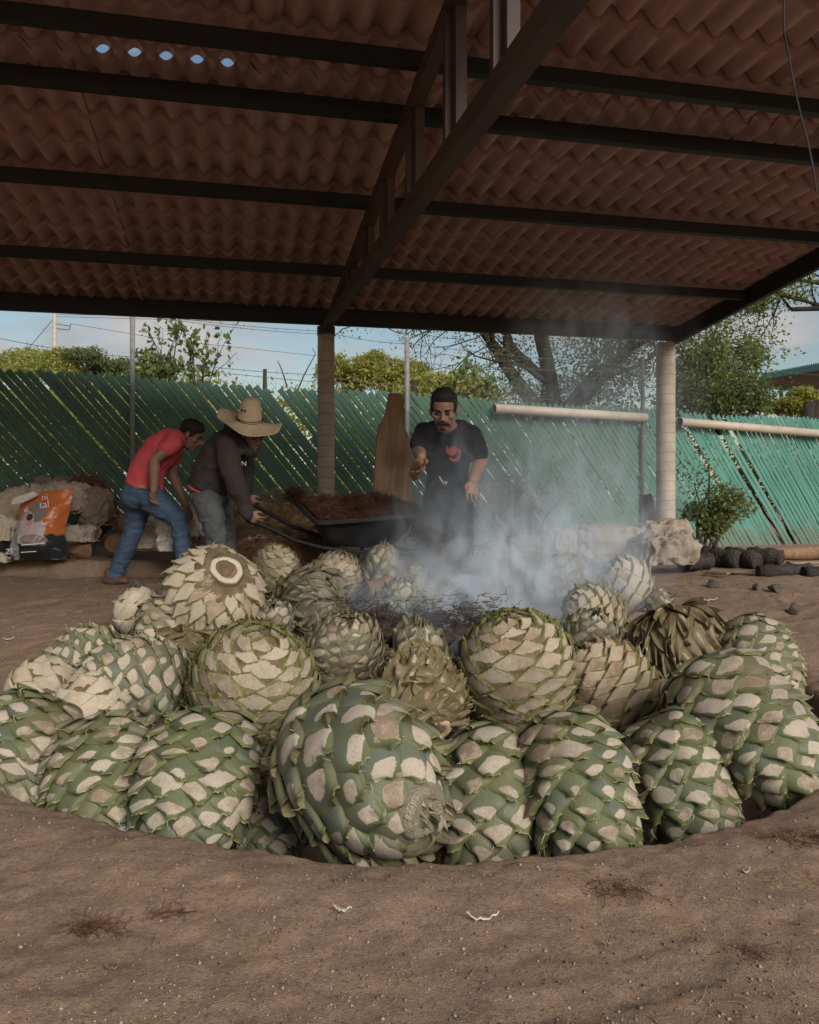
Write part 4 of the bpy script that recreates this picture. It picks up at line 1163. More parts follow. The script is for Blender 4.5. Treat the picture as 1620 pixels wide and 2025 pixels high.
# printed bag
def bag_mat():
    t = NT('printed plastic bag'); tc = t.n('ShaderNodeTexCoord'); sx = t.n('ShaderNodeSeparateXYZ'); t.l(tc.outputs['Object'], sx.inputs[0])
    X, Z = sx.outputs['X'], sx.outputs['Z']
    n = t.noise(tc.outputs['Object'], 9, 4)
    def ell(cx, cz, rx, rz, soft=0.25, wob=0.25):
        a = t.math('POWER', t.math('DIVIDE', t.math('SUBTRACT', X, cx), rx), 2.0); b = t.math('POWER', t.math('DIVIDE', t.math('SUBTRACT', Z, cz), rz), 2.0)
        e = t.math('ADD', t.math('SUBTRACT', 1.0, t.math('ADD', a, b)), t.math('MULTIPLY', t.math('SUBTRACT', n, 0.5), wob * 2))
        return t.ramp(e, [(0.0, 0.0), (soft * 0.3, 1.0)])
    c = t.mix(t.ramp(t.math('ADD', Z, t.math('MULTIPLY', t.math('SUBTRACT', n, .5), .10)), [(0.205, 0.0), (0.225, 1.0)]), (0.022, 0.024, 0.027), (0.50, 0.14, 0.04))
    c = t.mix(ell(-.16, .24, .06, .09), c, (0.60, 0.33, 0.08))
    c = t.mix(ell(-.02, .25, .15, .12), c, (0.42, 0.36, 0.35))
    c = t.mix(ell(.03, .40, .085, .09), c, (0.20, 0.16, 0.15))
    c = t.mix(ell(-.05, .31, .075, .10), c, (0.40, 0.33, 0.32))
    c = t.mix(ell(.04, .17, .11, .05), c, (0.23, 0.18, 0.18))
    c = t.mix(ell(-.02, .355, .03, .03), c, (0.05, 0.04, 0.04))
    c = t.mix(ell(-.015, .305, .03, .024), c, (0.45, 0.22, 0.24))
    c = t.mix(ell(-.14, .12, .06, .13, wob=.5), c, (0.30, 0.31, 0.33))
    t.col(c); t.rough(0.32, 0.5); t.bump(t.noise(tc.outputs['Object'], 14, 5, .6, 1.0), 0.35, 0.012)
    return t.m
M['bag'] = bag_mat()
M['print_white'] = simple('white print', (0.62, 0.56, 0.52), (0.70, 0.64, 0.60), 20, 0.6, 0, 0.001, 0.3)
def printed_bag():
    base = P(78, 1105, 6.95)
    base.z = gz(base.x, base.y) if False else base.z
    root = empty('printed_bag', base, 'full orange and black printed plastic bag standing in front of the sack pile', 'bag')
    W, H, n, m = .215, .60, 40, 48
    V = []
    for side in (1, -1):
        for j in range(m + 1):
            z = j / m
            for i in range(n + 1):
                x = i / n * 2 - 1
                prof = (1 - abs(x) ** 2.6) * (0.17 * math.sin(math.pi * min(max(z, .02), 1) ** .62) + .01)
                w = W * (1.06 - .10 * z + .05 * math.sin(z * 9)) + (.03 if z < .15 else 0)
                top_skew = -.05 * x * (1 if z > .8 else z)
                V.append((x * w + .06 * z, -side * prof * (1 if side > 0 else .7) - .09 * (1 - z) + .02, z * H * (1 - .05 * (1 - x) * z) * (1 if z else 1)))
    V = np.array(V); p = V * 9 + 3
    V = V + np.stack([0.012 * fbm(p, 3, 1), 0.022 * fbm(p * 1.1, 3, 2), 0.008 * fbm(p, 3, 3)], 1)
    V[:, 2] = np.maximum(V[:, 2], 0)
    k = (n + 1) * (m + 1); idx = np.arange(k).reshape(m + 1, n + 1)
    q = np.stack([idx[:-1, :-1], idx[:-1, 1:], idx[1:, 1:], idx[1:, :-1]], -1).reshape(-1, 4)
    link('bag_body', fastmesh('bag_body', V, np.concatenate([q, (q + k)[:, ::-1]])), root, M['bag'], True)
    # folded white top flap
    f = MB(); a = [(-.21, -.05, .49), (-.03, -.08, .555), (.02, -.09, .52), (-.005, -.105, .50), (-.10, -.115, .455), (-.21, -.085, .44)]
    pts = [base + Vector(x) + Vector((.02, -.02, .02)) for x in a]
    o = f.prism(pts, (0, 0, 0), (0, .012, 0)).build('top_flap', M['plastic_white'], root)
    jitter(o, .006, 20, 4)
    def text(s, size, loc, rot): lettering(s, size, root, loc, rot)
    text('ni', .075, (.085, -.085, .50), (1.5, -.12, .1)); text('tal', .085, (.09, -.105, .435), (1.45, -.12, .1))
    text('25', .07, (-.15, -.22, .055), (1.2, -.1, -.15))
    text('el', .055, (-.04, -.15, .40), (1.45, -.4, 0))
    MB().prism([base + Vector(q_) for q_ in ((-.03, -.263, .135), (.15, -.235, .150), (.15, -.236, .142), (-.03, -.264, .127))], (0, 0, 0), (0, .003, 0)).build('print_line', M['print_white'], root)
    MB().prism([base + Vector(q_) for q_ in ((-.03, -.268, .075), (.09, -.258, .083), (.09, -.259, .077), (-.03, -.269, .069))], (0, 0, 0), (0, .003, 0)).build('print_line', M['print_white'], root)
printed_bag()
# charred logs and poles on the right
def char_mat():
    t = NT('charred wood'); v = t.obj((1, 1, 1)); w = t.obj((14, 3, 14))
    t.col(t.ramp(t.noise(v, 6, 6), [(0.3, (0.03, 0.026, 0.024)), (0.65, (0.075, 0.062, 0.055)), (0.8, (0.16, 0.13, 0.11))])); t.rough(.9, .15)
    vo = t.n('ShaderNodeTexVoronoi', feature='DISTANCE_TO_EDGE'); t.l(t.obj(), vo.inputs['Vector']); vo.inputs['Scale'].default_value = 22
    t.bump(t.math('MINIMUM', vo.outputs['Distance'], .12), 1.0, .05)
    return t.m
M['char'] = char_mat()
def log(label, a, b, r, mat='char', seed=0, n=14, cat='log', name='charred_log'):
    a, b = P(*a), P(*b); k = 9
    pts = [a.lerp(b, i / (k - 1)) for i in range(k)]
    o = MB().tube([a - (b - a).normalized() * .004] + pts + [b + (b - a).normalized() * .004], [r * .8] + [r * (1 + .12 * math.sin(i * 1.9 + seed)) for i in range(k)] + [r * .75], n).build(name, M[mat], None, True, at=tuple((a + b) / 2))
    jitter(o, r * .16, 2.2 / r * .25, seed)
    return tag(o, label, cat)
log('short charred log end leaning against the frayed sack', (1352, 1112, 7.35), (1400, 1108, 7.5), .085, seed=1)
log('thick charred log with grey ash lying left in the row by the fence', (1395, 1100, 7.8), (1465, 1108, 7.5), .095, seed=2)
log('rounded black log in the middle of the charred row', (1440, 1098, 7.7), (1500, 1112, 7.4), .08, seed=3)
log('stubby charred log at the right end of the upper row', (1480, 1098, 7.8), (1548, 1106, 7.6), .085, seed=4)
log('small charred log in front of the row, cracked into blocks', (1500, 1130, 7.0), (1600, 1126, 7.1), .055, seed=5)
log('charred stick running out of the picture at the right', (1590, 1132, 7.0), (1680, 1130, 7.1), .055, seed=6)
log('dark lump of charcoal just right of the light brown sack', (1340, 1085, 7.9), (1385, 1075, 8.0), .06, seed=7)
log('long weathered beam lying along the foot of the fence at right', (1520, 1096, 8.3), (1720, 1090, 8.6), .07, 'wood', 8, cat='beam', name='wooden_beam')
log('grey fallen log in the smoke at the back of the pit', (730, 1166, 5.55), (835, 1150, 5.6), .065, 'wood', 9, name='fallen_log')
M['plank'] = simple('grey plank', (0.20, 0.14, 0.09), (0.34, 0.25, 0.17), 10, 0.85, 0.4, 0.004, 0.2, (1, 1, 1))
for lab, a, b, w in (('thin flat plank on the ground in front of the charred logs', (1405, 1128, 7.25), (1500, 1140, 7.05), .07), ('broken strip of wood under the left end of the charred logs', (1400, 1132, 7.15), (1440, 1142, 7.0), .06),
                     ('pale lath lying behind the cracked charred log', (1545, 1118, 7.4), (1625, 1124, 7.3), .05), ('loose splinter of board near the right edge', (1560, 1112, 7.6), (1620, 1108, 7.7), .06)):
    a, b = P(*a), P(*b); a.z = gz(a.x, a.y) + .03; b.z = gz(b.x, b.y) + .035
    o = MB().bar(a, b, w, .018).build('plank', M['plank'], None, at=tuple((a + b) / 2)); jitter(o, .006, 6, 2); tag(o, lab, 'plank')
# scattered leaf scraps on the ground
M['scrap'] = simple('pale leaf scrap', (0.50, 0.45, 0.36), (0.64, 0.58, 0.48), 30, 0.85, 0.3, 0.002, 0.2)
def scrap(label, px, py, L, W, seed, mat='scrap', rotz=0.0):
    d = F * CAMZ / (py - HZ)
    for _ in range(3):
        c = P(px, py, d); d = F * (CAMZ - gz(c.x, c.y)) / (py - HZ)
    c = P(px, py, d); c.z = gz(c.x, c.y) + .010
    rs_ = np.random.default_rng(seed); n = 14; top = []; bot = []
    for i in range(n + 1):
        u = i / n * 2 - 1; w = W * (1 - abs(u) ** 1.5) * (1 + .3 * rs_.uniform(-1, 1)) + .001
        z = .012 * (u * u) + .004 * rs_.uniform(-1, 1)
        top.append(Vector((u * L, w, z))); bot.append(Vector((u * L, -w * .8, z + .003)))
    m = MB(); v = []
    for a, b in zip(top, bot): v += [a, b, a + Vector((0, 0, -.004)), b + Vector((0, 0, -.004))]
    f = []
    for i in range(n):
        k = i * 4; f += [(k, k + 1, k + 5, k + 4), (k + 2, k + 6, k + 7, k + 3), (k, k + 4, k + 6, k + 2), (k + 1, k + 3, k + 7, k + 5)]
    m.add(v, f)
    o = m.build('leaf_scrap', M[mat]); o.location = c; o.rotation_euler = (0, 0, rotz)
    return tag(o, label, 'leaf scrap')
scrap('larger pale curled leaf scrap on the foreground dirt right of centre', 955, 1824, .038, .007, 1, rotz=.05)
scrap('smaller pale leaf scrap on the foreground dirt below the biggest heart', 677, 1806, .024, .006, 2, rotz=-.3)
scrap('tiny white chip on the ground left of the flat green heart', 17, 1248, .03, .015, 3, rotz=.4)
scrap('small tan chip on the dirt at lower right of the pit', 1476, 1732, .010, .006, 4)
scrap('dark scrap of bark on the dirt at lower left', 222, 1922, .016, .009, 5, 'sack_dark', .3)
scrap('grey sliver of wood on the foreground dirt at right', 1200, 1874, .016, .005, 6, 'plank', .6)
scrap('pale strip lying on the ground near the flat dark stone', 1402, 1164, .08, .012, 7, rotz=.3)
# loose grit and pebbles
def grit():
    rs_ = np.random.default_rng(77); n = 20000
    y = 1.45 + rs_.uniform(0, 1, n) ** 2.6 * 5.6; x = rs_.uniform(-.56, .56, n) * y * 1.05
    r = np.hypot(x - PIT[0], y - PIT[1]); ok = r > PIT[2] + .08; x, y = x[ok], y[ok]; n = len(x)
    z = ground_z(x, y); size = 0.0012 + .0045 * rs_.uniform(0, 1, n) ** 8 + .0007 * (y - 1.4)
    oc = np.array([(1, 0, 0), (-1, 0, 0), (0, 1, 0), (0, -1, 0), (0, 0, .8), (0, 0, -.8)], float)
    jit = rs_.uniform(.55, 1.3, (n, 6, 1)); V = oc[None] * jit * size[:, None, None]
    a = rs_.uniform(0, 6.28, n); ca, sa = np.cos(a)[:, None], np.sin(a)[:, None]
    V = np.stack([V[..., 0] * ca - V[..., 1] * sa, V[..., 0] * sa + V[..., 1] * ca, V[..., 2]], -1) + np.stack([x, y, z + size * .3], 1)[:, None]
    t = np.array([(0, 2, 4), (2, 1, 4), (1, 3, 4), (3, 0, 4), (2, 0, 5), (1, 2, 5), (3, 1, 5), (0, 3, 5)])
    Q = (np.arange(n)[:, None, None] * 6 + t[None]).reshape(-1, 3)
    me = fastmesh('grit', V.reshape(-1, 3), Q); fattr(me, 'rnd', np.repeat(rs_.uniform(0, 1, n), 6))
    tt = NT('grit'); tt.col(tt.ramp(tt.attr('rnd'), [(0.0, (0.10, 0.075, 0.055)), (0.6, (0.28, 0.195, 0.135)), (1.0, (0.44, 0.33, 0.235))])); tt.rough(.95, .1)
    o = link('grit', me, None, tt.m); tag(o, 'loose grit and small pebbles strewn over the dirt', 'grit', kind='stuff')
grit()
# ------------------------------------------------------------------ people
def skin_mat(name, c1, c2):
    t = NT(name); v = t.obj(); t.col(t.ramp(t.noise(v, 9, 4), [(0.3, c1), (0.7, c2)])); t.rough(0.5, 0.35)
    t.b.inputs['Subsurface Weight'].default_value = 0.08; t.b.inputs['Subsurface Radius'].default_value = (.01, .004, .002)
    t.bump(t.noise(v, 70, 3), .08, .002); return t.m
M['skin'] = skin_mat('skin', (0.21, 0.115, 0.075), (0.27, 0.15, 0.10))
M['hair'] = simple('black hair', (0.008, 0.007, 0.006), (0.018, 0.015, 0.013), 60, 0.6, 0.8, 0.006, 0.3, (1, 1, 1))
M['eye'] = simple('eye', (0.03, 0.02, 0.015), (0.06, 0.045, 0.035), 60, 0.3, 0, 0.001, 0.4)
M['red'] = cloth_mat('red cotton', (0.52, 0.075, 0.085), (0.62, 0.10, 0.11), .85, .18)
M['black_cotton'] = cloth_mat('black cotton', (0.012, 0.012, 0.014), (0.022, 0.021, 0.024), .9, .18)
M['hoodie'] = cloth_mat('dark brown fleece', (0.040, 0.033, 0.031), (0.062, 0.052, 0.048), .95, .25)
M['denim'] = cloth_mat('blue denim', (0.045, 0.075, 0.125), (0.095, 0.14, 0.21), .9, .3)
M['denim_grey'] = cloth_mat('grey denim', (0.07, 0.076, 0.082), (0.13, 0.135, 0.14), .9, .3)
M['leather'] = simple('brown shoe leather', (0.10, 0.055, 0.035), (0.16, 0.09, 0.055), 12, 0.6, 0.3, 0.003, 0.3)
def straw_mat():
    t = NT('woven straw'); v = t.obj()
    w = t.n('ShaderNodeTexWave', wave_type='BANDS', bands_direction='Z'); t.l(v, w.inputs['Vector']); w.inputs['Scale'].default_value = 28; w.inputs['Distortion'].default_value = 1.5; w.inputs['Detail Scale'].default_value = 6
    ch = t.n('ShaderNodeTexChecker'); t.l(v, ch.inputs['Vector']); ch.inputs['Scale'].default_value = 110
    c = t.ramp(t.noise(v, 10, 5), [(0.3, (0.52, 0.40, 0.26)), (0.7, (0.66, 0.53, 0.37))])
    c = t.mix(t.math('MULTIPLY', ch.outputs['Fac'], .16), c, (0.30, 0.19, 0.10)); c = t.mix(t.math('MULTIPLY', w.outputs['Fac'], .18), c, (0.34, 0.22, 0.12))
    t.col(c); t.rough(.8, .2); t.bump(w.outputs['Fac'], .5, .003); return t.m
M['straw_hat'] = straw_mat()

def remesh(mb, name, mat, parent, voxel=.009, smooth=5, fold=0.0, fscale=14.0, seed=0, stretch=(1, 1, 1)):
    o0 = Vector(parent.location)
    me = pymesh(name, [Vector(p) - o0 for p in mb.v], mb.f)
    tmp = bpy.data.objects.new('tmp', me); COL.objects.link(tmp)
    md = tmp.modifiers.new('r', 'REMESH'); md.mode = 'VOXEL'; md.voxel_size = voxel; md.use_smooth_shade = True
    if smooth:
        sm = tmp.modifiers.new('s', 'SMOOTH'); sm.factor = .5; sm.iterations = smooth
    dg = bpy.context.evaluated_depsgraph_get()
    new = bpy.data.meshes.new_from_object(tmp.evaluated_get(dg)); new.name = name
    bpy.data.objects.remove(tmp); bpy.data.meshes.remove(me)
    n = len(new.vertices); co = np.empty(n * 3, np.float32); new.vertices.foreach_get('co', co); co = co.reshape(-1, 3)
    if fold and n:
        no = np.empty(n * 3, np.float32); new.vertices.foreach_get('normal', no); no = no.reshape(-1, 3)
        q = co * fscale * np.array(stretch); w = vnoise(q + .9 * vnoise(q * .6 + 7, seed + 5)[:, None], seed)
        h = (1 - np.abs(w) * 2) * .6 + .5 * vnoise(q * 2.1, seed + 2)
        co = co + no * (h * fold)[:, None]
        new.vertices.foreach_set('co', co.astype(np.float32).ravel()); new.update()
    new.materials.clear()
    return link(name, new, parent, mat, True)

def hand(m, wrist, fwd, lat, curl=0.9, s=1.0, thumb=1):
    """five fingered hand; lat points to the thumb side"""
    f = Vector(fwd).normalized(); lt = (Vector(lat) - f * Vector(lat).dot(f)).normalized(); pn = f.cross(lt).normalized() * thumb
    w = Vector(wrist)
    m.tube([w - f * .03, w, w + f * .035 * s, w + f * .085 * s], [(.024 * s, .021 * s), (.028 * s, .020 * s), (.040 * s, .018 * s), (.043 * s, .014 * s)], 12, True, side=lt)
    for off, L, ex in ((.037, .074, 0), (.0125, .084, .1), (-.0125, .078, .2), (-.036, .062, .35)):
        p = w + f * .080 * s + lt * off * s; d = f.copy(); pts = [p]
        for k, seg in enumerate((.45, .32, .28)):
            a = curl * (.55 + .35 * k) + ex * .2
            d = (f * math.cos(a) + pn * math.sin(a) + lt * off * 5).normalized(); p = p + d * L * seg * s; pts.append(p)
        m.tube(pts, [.0088 * s, .0080 * s, .0074 * s, .0062 * s], 8)
    p = w + f * .028 * s + lt * .030 * s
    d1 = (f * .62 + lt * .70 + pn * .35).normalized(); d2 = (f * .9 + lt * .15 + pn * (.3 + .4 * curl)).normalized()
    m.tube([p, p + d1 * .038 * s, p + d1 * .038 * s + d2 * .034 * s], [.0135 * s, .0115 * s, .009 * s], 8)

def head(m, c, fwd, up, s=1.0):
    f = Vector(fwd).normalized(); u = (Vector(up) - f * Vector(up).dot(f)).normalized(); r = f.cross(u)
    R = Matrix((r, f, u)).transposed()
    L = lambda x, y, z: Vector(c) + (r * x + f * y + u * z) * s
    b = lambda p, rr, n=14, q=10: m.ball(L(*p), tuple(x * s for x in rr), n, q, R)
    b((0, -.012, .035), (.076, .096, .086), 20, 14); b((0, .022, -.045), (.060, .068, .078), 18, 12); b((0, .067, -.100), (.027, .021, .019))
    b((0, .01, -.085), (.054, .06, .035))
    m.tube([L(0, .080, .012), L(0, .100, -.018), L(0, .108, -.036)], [.009 * s, .013 * s, .016 * s], 8)
    for k in (-1, 1):
        b((k * .014, .096, -.040), (.011, .012, .009)); b((k * .031, .078, .020), (.024, .014, .009)); b((k * .045, .056, -.022), (.022, .026, .022))
        b((k * .079, -.006, -.012), (.011, .022, .034))
    b((0, .086, -.063), (.025, .011, .006)); b((0, .085, -.075), (.022, .011, .007))
    return L, R

def hairdo(root, L, R, s, fringe=.062, seed=0):
    m = MB(); m.ball(L(0, -.022, .052), (.083 * s, .098 * s, .082 * s), 24, 16, R)
    m.ball(L(0, fringe - .03, .085), (.060 * s, .05 * s, .045 * s), 16, 10, R); m.ball(L(0, -.07, -.005), (.066 * s, .045 * s, .06 * s), 16, 10, R)
    for k in (-1, 1): m.ball(L(k * .066, .005, .03), (.016 * s, .04 * s, .045 * s), 12, 8, R)
    return remesh(m, 'hair', M['hair'], root, .007, 2, .005, 60, seed)

def face_bits(root, L, R, s, beard=False):
    for k in (-1, 1):
        m = MB().ball(L(k * .031, .0825, .0015), (.0135 * s, .006 * s, .006 * s), 10, 6, R); m.build('eye', M['eye'], root, True)
        m = MB().tube([L(k * .012, .092, .021), L(k * .032, .091, .027), L(k * .052, .076, .022)], [.0045 * s, .0055 * s, .003 * s], 6); m.build('eyebrow', M['hair'], root, True)
    MB().tube([L(-.020, .092, -.0685), L(0, .097, -.068), L(.020, .092, -.0685)], [.0015 * s, .0025 * s, .0015 * s], 6).build('mouth', M['eye'], root)
    if beard:
        MB().tube([L(-.040, .078, -.074), L(-.030, .091, -.058), L(-.012, .102, -.052), L(0, .104, -.053), L(.012, .102, -.052), L(.030, .091, -.058), L(.040, .078, -.074)], [.004 * s, .008 * s, .010 * s, .009 * s, .010 * s, .008 * s, .004 * s], 8).build('moustache', M['hair'], root, True)
        MB().ball(L(0, .079, -.098), (.020 * s, .012 * s, .012 * s), 12, 8, R).build('goatee', M['hair'], root, True)

def limb(m, pts, rad, n=14): m.tube(pts, rad, n); [m.ball(p, r, 12, 8) for p, r in zip(pts, rad)]
def shoe(root, heel, toe, zg):
    h, t = Vector(heel), Vector(toe); h.z = t.z = zg + .03
    d = (t - h).normalized()
    m = MB(); m.tube([h - d * .02, h + d * .03, h.lerp(t, .55), t - d * .04, t], [(.035, .034), (.041, .048), (.043, .040), (.044, .030), (.03, .022)], 14, side=Vector((0, 0, 1)).cross(d))
    m.ball(h + Vector((0, 0, .05)) + d * .02, (.045, .045, .05), 12, 8)
    o = remesh(m, 'shoe', M['leather'], root, .008, 3)
    return o

def man_red():
    d = 6.5
    root = empty('person', (P(284, 985, d).x, d, gz(P(284, 985, d).x, d)), 'person in a red t-shirt and blue jeans bending forward at left', 'person')
    Y = Vector((0, 1, 0))
    tp = [(284, 962, .145, .165), (289, 938, .135, .160), (303, 910, .128, .175), (324, 886, .132, .198), (343, 871, .105, .185), (353, 866, .07, .10)]
    gzn = lambda p: gz(p.x, p.y)
    hipN, kneeN, ankN = P(300, 988, 6.41), P(353, 1028, 6.36), P(373, 1120, 6.42)
    hipF, kneeF, ankF = P(276, 990, 6.58), P(262, 1055, 6.62), P(227, 1130, 6.66)
    ankN.z = gzn(ankN) + .10; ankF.z = gzn(ankF) + .09
    shN, elN, wrN = P(341, 877, 6.31), P(306, 909, 6.26), P(304, 968, 6.24)
    shF, elF, wrF = P(345, 886, 6.68), P(341, 940, 6.70), P(369, 1001, 6.66)
    # body: one continuous figure
    m = MB(); m.tube([P(x, y, d) for x, y, a, b in tp], [(b * .9, a * .9) for x, y, a, b in tp], 20, side=Y)
    limb(m, [hipN, kneeN, ankN], [.082, .055, .04]); limb(m, [hipF, kneeF, ankF], [.082, .055, .04]); m.ball(P(283, 975, d), (.13, .15, .11))
    limb(m, [shN, shN.lerp(elN, .5), elN, elN.lerp(wrN, .35), wrN], [.052, .050, .042, .043, .029]); limb(m, [shF, elF, elF.lerp(wrF, .35), wrF], [.052, .042, .042, .028])
    hand(m, wrN, (-.05, -.15, -1), (-.3, -1, 0), 1.25, .95, -1); hand(m, wrF, (.42, -.1, -.85), (.6, -.7, .2), .7, .95, 1)
    m.tube([P(350, 868, d), P(362, 864, d), P(372, 860, d)], [.062, .055, .052], 14)
    L, R = head(m, P(379, 861, d), (.86, -.10, -.46), (.42, 0, .9), .95)
    remesh(m, 'body', M['skin'], root, .0065, 3)
    hairdo(root, L, R, .97, .055, 1); face_bits(root, L, R, .95)
    m = MB(); m.tube([P(282, 966, d)] + [P(x, y, d) for x, y, a, b in tp], [(.17, .15)] + [(b, a) for x, y, a, b in tp], 24, side=Y)
    limb(m, [P(346, 868, 6.38), shN, shN.lerp(elN, .32)], [.08, .073, .068]); limb(m, [P(346, 872, 6.62), shF, shF.lerp(elF, .35)], [.08, .07, .066])
    remesh(m, 'shirt', M['red'], root, .009, 4, .012, 9, 3, (1, 1, .8))
    m = MB(); m.ball(P(282, 972, d), (.155, .175, .115), 18, 12); m.ball(P(272, 982, d), (.13, .16, .11), 18, 12)
    for hp, kn, an in ((hipN, kneeN, ankN), (hipF, kneeF, ankF)):
        an2 = an + Vector((0, 0, -.03)); limb(m, [hp, hp.lerp(kn, .5), kn, kn.lerp(an2, .4), an2], [.102, .088, .073, .070, .062])
    remesh(m, 'jeans', M['denim'], root, .008, 3, .012, 13, 4, (.8, .8, 1.6))
    MB().prism([P(272, 957, 6.325), P(288, 960, 6.322), P(288, 967, 6.32), P(272, 964, 6.322)], (0, 0, 0), (0, .01, 0)).build('jeans_patch', M['straw'], root)
    zg = gzn(ankF); shoe(root, P(213, 1150, 6.66), P(254, 1150, 6.60), zg); zg = gzn(ankN); shoe(root, P(362, 1150, 6.42), P(404, 1150, 6.38), zg)
man_red()

def man_hat():
    d = 6.2
    root = empty('person', (P(425, 985, d).x, d, gz(P(425, 985, d).x, d)), 'person in wide straw hat and dark hoodie holding the wheelbarrow handles', 'person')
    Y = Vector((0, 1, 0))
    tp = [(414, 966, .145, .175), (422, 938, .158, .185), (438, 906, .165, .205), (456, 883, .15, .215), (472, 867, .115, .19), (481, 859, .075, .10)]
    hip1, kn1, an1 = P(410, 990, 6.10), P(428, 1060, 6.08), P(432, 1140, 6.15)
    hip2, kn2, an2 = P(428, 990, 6.30), P(446, 1055, 6.32), P(448, 1140, 6.35)
    for q in (an1, an2): q.z = gz(q.x, q.y) + .09
    sh, el, wr = P(448, 882, 6.00), P(464, 952, 5.93), P(490, 1014, 5.93)
    sh2, el2, wr2 = P(474, 878, 6.40), P(484, 935, 6.48), P(488, 980, 6.53)
    m = MB(); m.tube([P(x, y, d) for x, y, a, b in tp], [(b * .85, a * .85) for x, y, a, b in tp], 20, side=Y)
    limb(m, [hip1, kn1, an1], [.085, .058, .042]); limb(m, [hip2, kn2, an2], [.085, .058, .042]); m.ball(P(416, 975, d), (.14, .16, .12))
    limb(m, [sh, el, wr], [.055, .045, .030]); limb(m, [sh2, el2, wr2], [.055, .045, .030])
    hand(m, wr, (.72, .05, -.68), (.3, -.2, .8), 1.35, 1.0, -1); hand(m, wr2, (.6, .0, -.8), (.3, -.2, .8), 1.3, 1.0, -1)
    m.tube([P(472, 870, d), P(482, 868, 6.14), P(491, 864, 6.09)], [.065, .056, .052], 14)
    L, R = head(m, P(499, 861, 6.08), (.62, -.66, -.42), (.26, -.28, .92), .96)
    remesh(m, 'body', M['skin'], root, .0065, 3)
    face_bits(root, L, R, .98); hairdo(root, L, R, .84, .02, 3)
    m = MB(); m.tube([P(412, 972, d)] + [P(x, y, d) for x, y, a, b in tp], [(.17, .14)] + [(b, a) for x, y, a, b in tp], 24, side=Y)
    limb(m, [P(462, 872, 6.1), sh, sh.lerp(el, .5), el, el.lerp(wr, .55), wr + (wr - el).normalized() * .0], [.10, .090, .082, .074, .062, .047]); limb(m, [P(474, 872, 6.3), sh2, el2, wr2], [.10, .088, .07, .047])
    m.tube([P(456, 850, 6.16), P(466, 872, 6.06), P(484, 892, 6.03), P(500, 894, 6.10), P(506, 884, 6.2)], [.05, .058, .045, .04, .04], 12); m.ball(P(462, 850, 6.18), (.075, .085, .075))
    remesh(m, 'hoodie', M['hoodie'], root, .009, 4, .017, 8, 6)
    m = MB(); m.tube([P(408, 966, d), P(404, 976, d)], [(.16, .13), (.165, .14)], 20, side=Y); remesh(m, 'undershirt', M['red'], root, .010, 2)
    m = MB(); m.ball(P(415, 982, d), (.145, .17, .11), 18, 12)
    for hp, kn, an in ((hip1, kn1, an1), (hip2, kn2, an2)): limb(m, [hp, kn, an + Vector((0, 0, -.03))], [.105, .082, .07])
    remesh(m, 'trousers', M['denim_grey'], root, .009, 3, .013, 12, 7, (.8, .8, 1.5))
    for a in (an1, an2): shoe(root, a + Vector((-.05, 0, 0)), a + Vector((.17, -.02, 0)), gz(a.x, a.y))
    # lettering on the chest
    lettering('AN', .05, root, P(478, 921, 5.99) - Vector(root.location), (1.45, 0, .25), 'chest_lettering')
    # hat
    up = Vector((.17, -.33, .92)).normalized(); c = P(493, 835, 6.03); X = (Vector((1, 0, 0)) - up * up.x).normalized(); Yh = up.cross(X)
    rows = [(0, .20), (.03, .199), (.055, .190), (.075, .165), (.088, .12), (.098, .06), (.103, .02), (.110, .002), (.15, -.008), (.20, -.014), (.245, -.010), (.268, .0), (.270, -.004), (.24, -.018), (.19, -.022), (.12, -.012), (.10, .0)]
    n = 56; V = []
    for r, h in rows:
        for k in range(n):
            a = 2 * math.pi * k / n
            b = max(r - .115, 0) / .155
            wob = b * (.045 * math.cos(2 * a) * .6 + .012 * math.sin(3 * a + 1) + .01 * math.sin(5 * a)) - b * b * .03 * math.cos(a)
            rr = r if r <= .11 else .11 + (r - .11) * .88
            V.append(c + (X * rr * math.cos(a) * (1 if r > .115 else .95) + Yh * rr * math.sin(a) + up * (h + wob)) * .94)
    idx = np.arange(len(rows) * n).reshape(len(rows), n); q = np.stack([idx[:-1], np.roll(idx, -1, 1)[:-1], np.roll(idx, -1, 1)[1:], idx[1:]], -1).reshape(-1, 4)
    hat = empty('straw_hat', c, 'wide brimmed straw hat with tall crown and dark cord', 'hat')
    me = fastmesh('hat_body', np.array([tuple(v - c) for v in V]), q)
    link('hat_body', me, hat, M['straw_hat'], True)
    for h, ph in ((.022, 0), (.034, .6)):
        pts = [c + X * (.1045 - .06 * (h - .02)) * .90 * math.cos(a) + Yh * (.1045 - .06 * (h - .02)) * .945 * math.sin(a) + up * (h + .008 * math.sin(a + ph)) for a in np.linspace(0, 2 * math.pi, 40)]
        MB().tube(pts, .0028, 6, False).build('hat_cord', M['handle'], hat)
    for a in (-2.15, -1.85):
        q_ = c + X * .091 * math.cos(a) + Yh * .096 * math.sin(a) + up * .105
        MB().ball(q_, .008, 8, 6).build('vent_hole', M['handle'], hat)
man_hat()

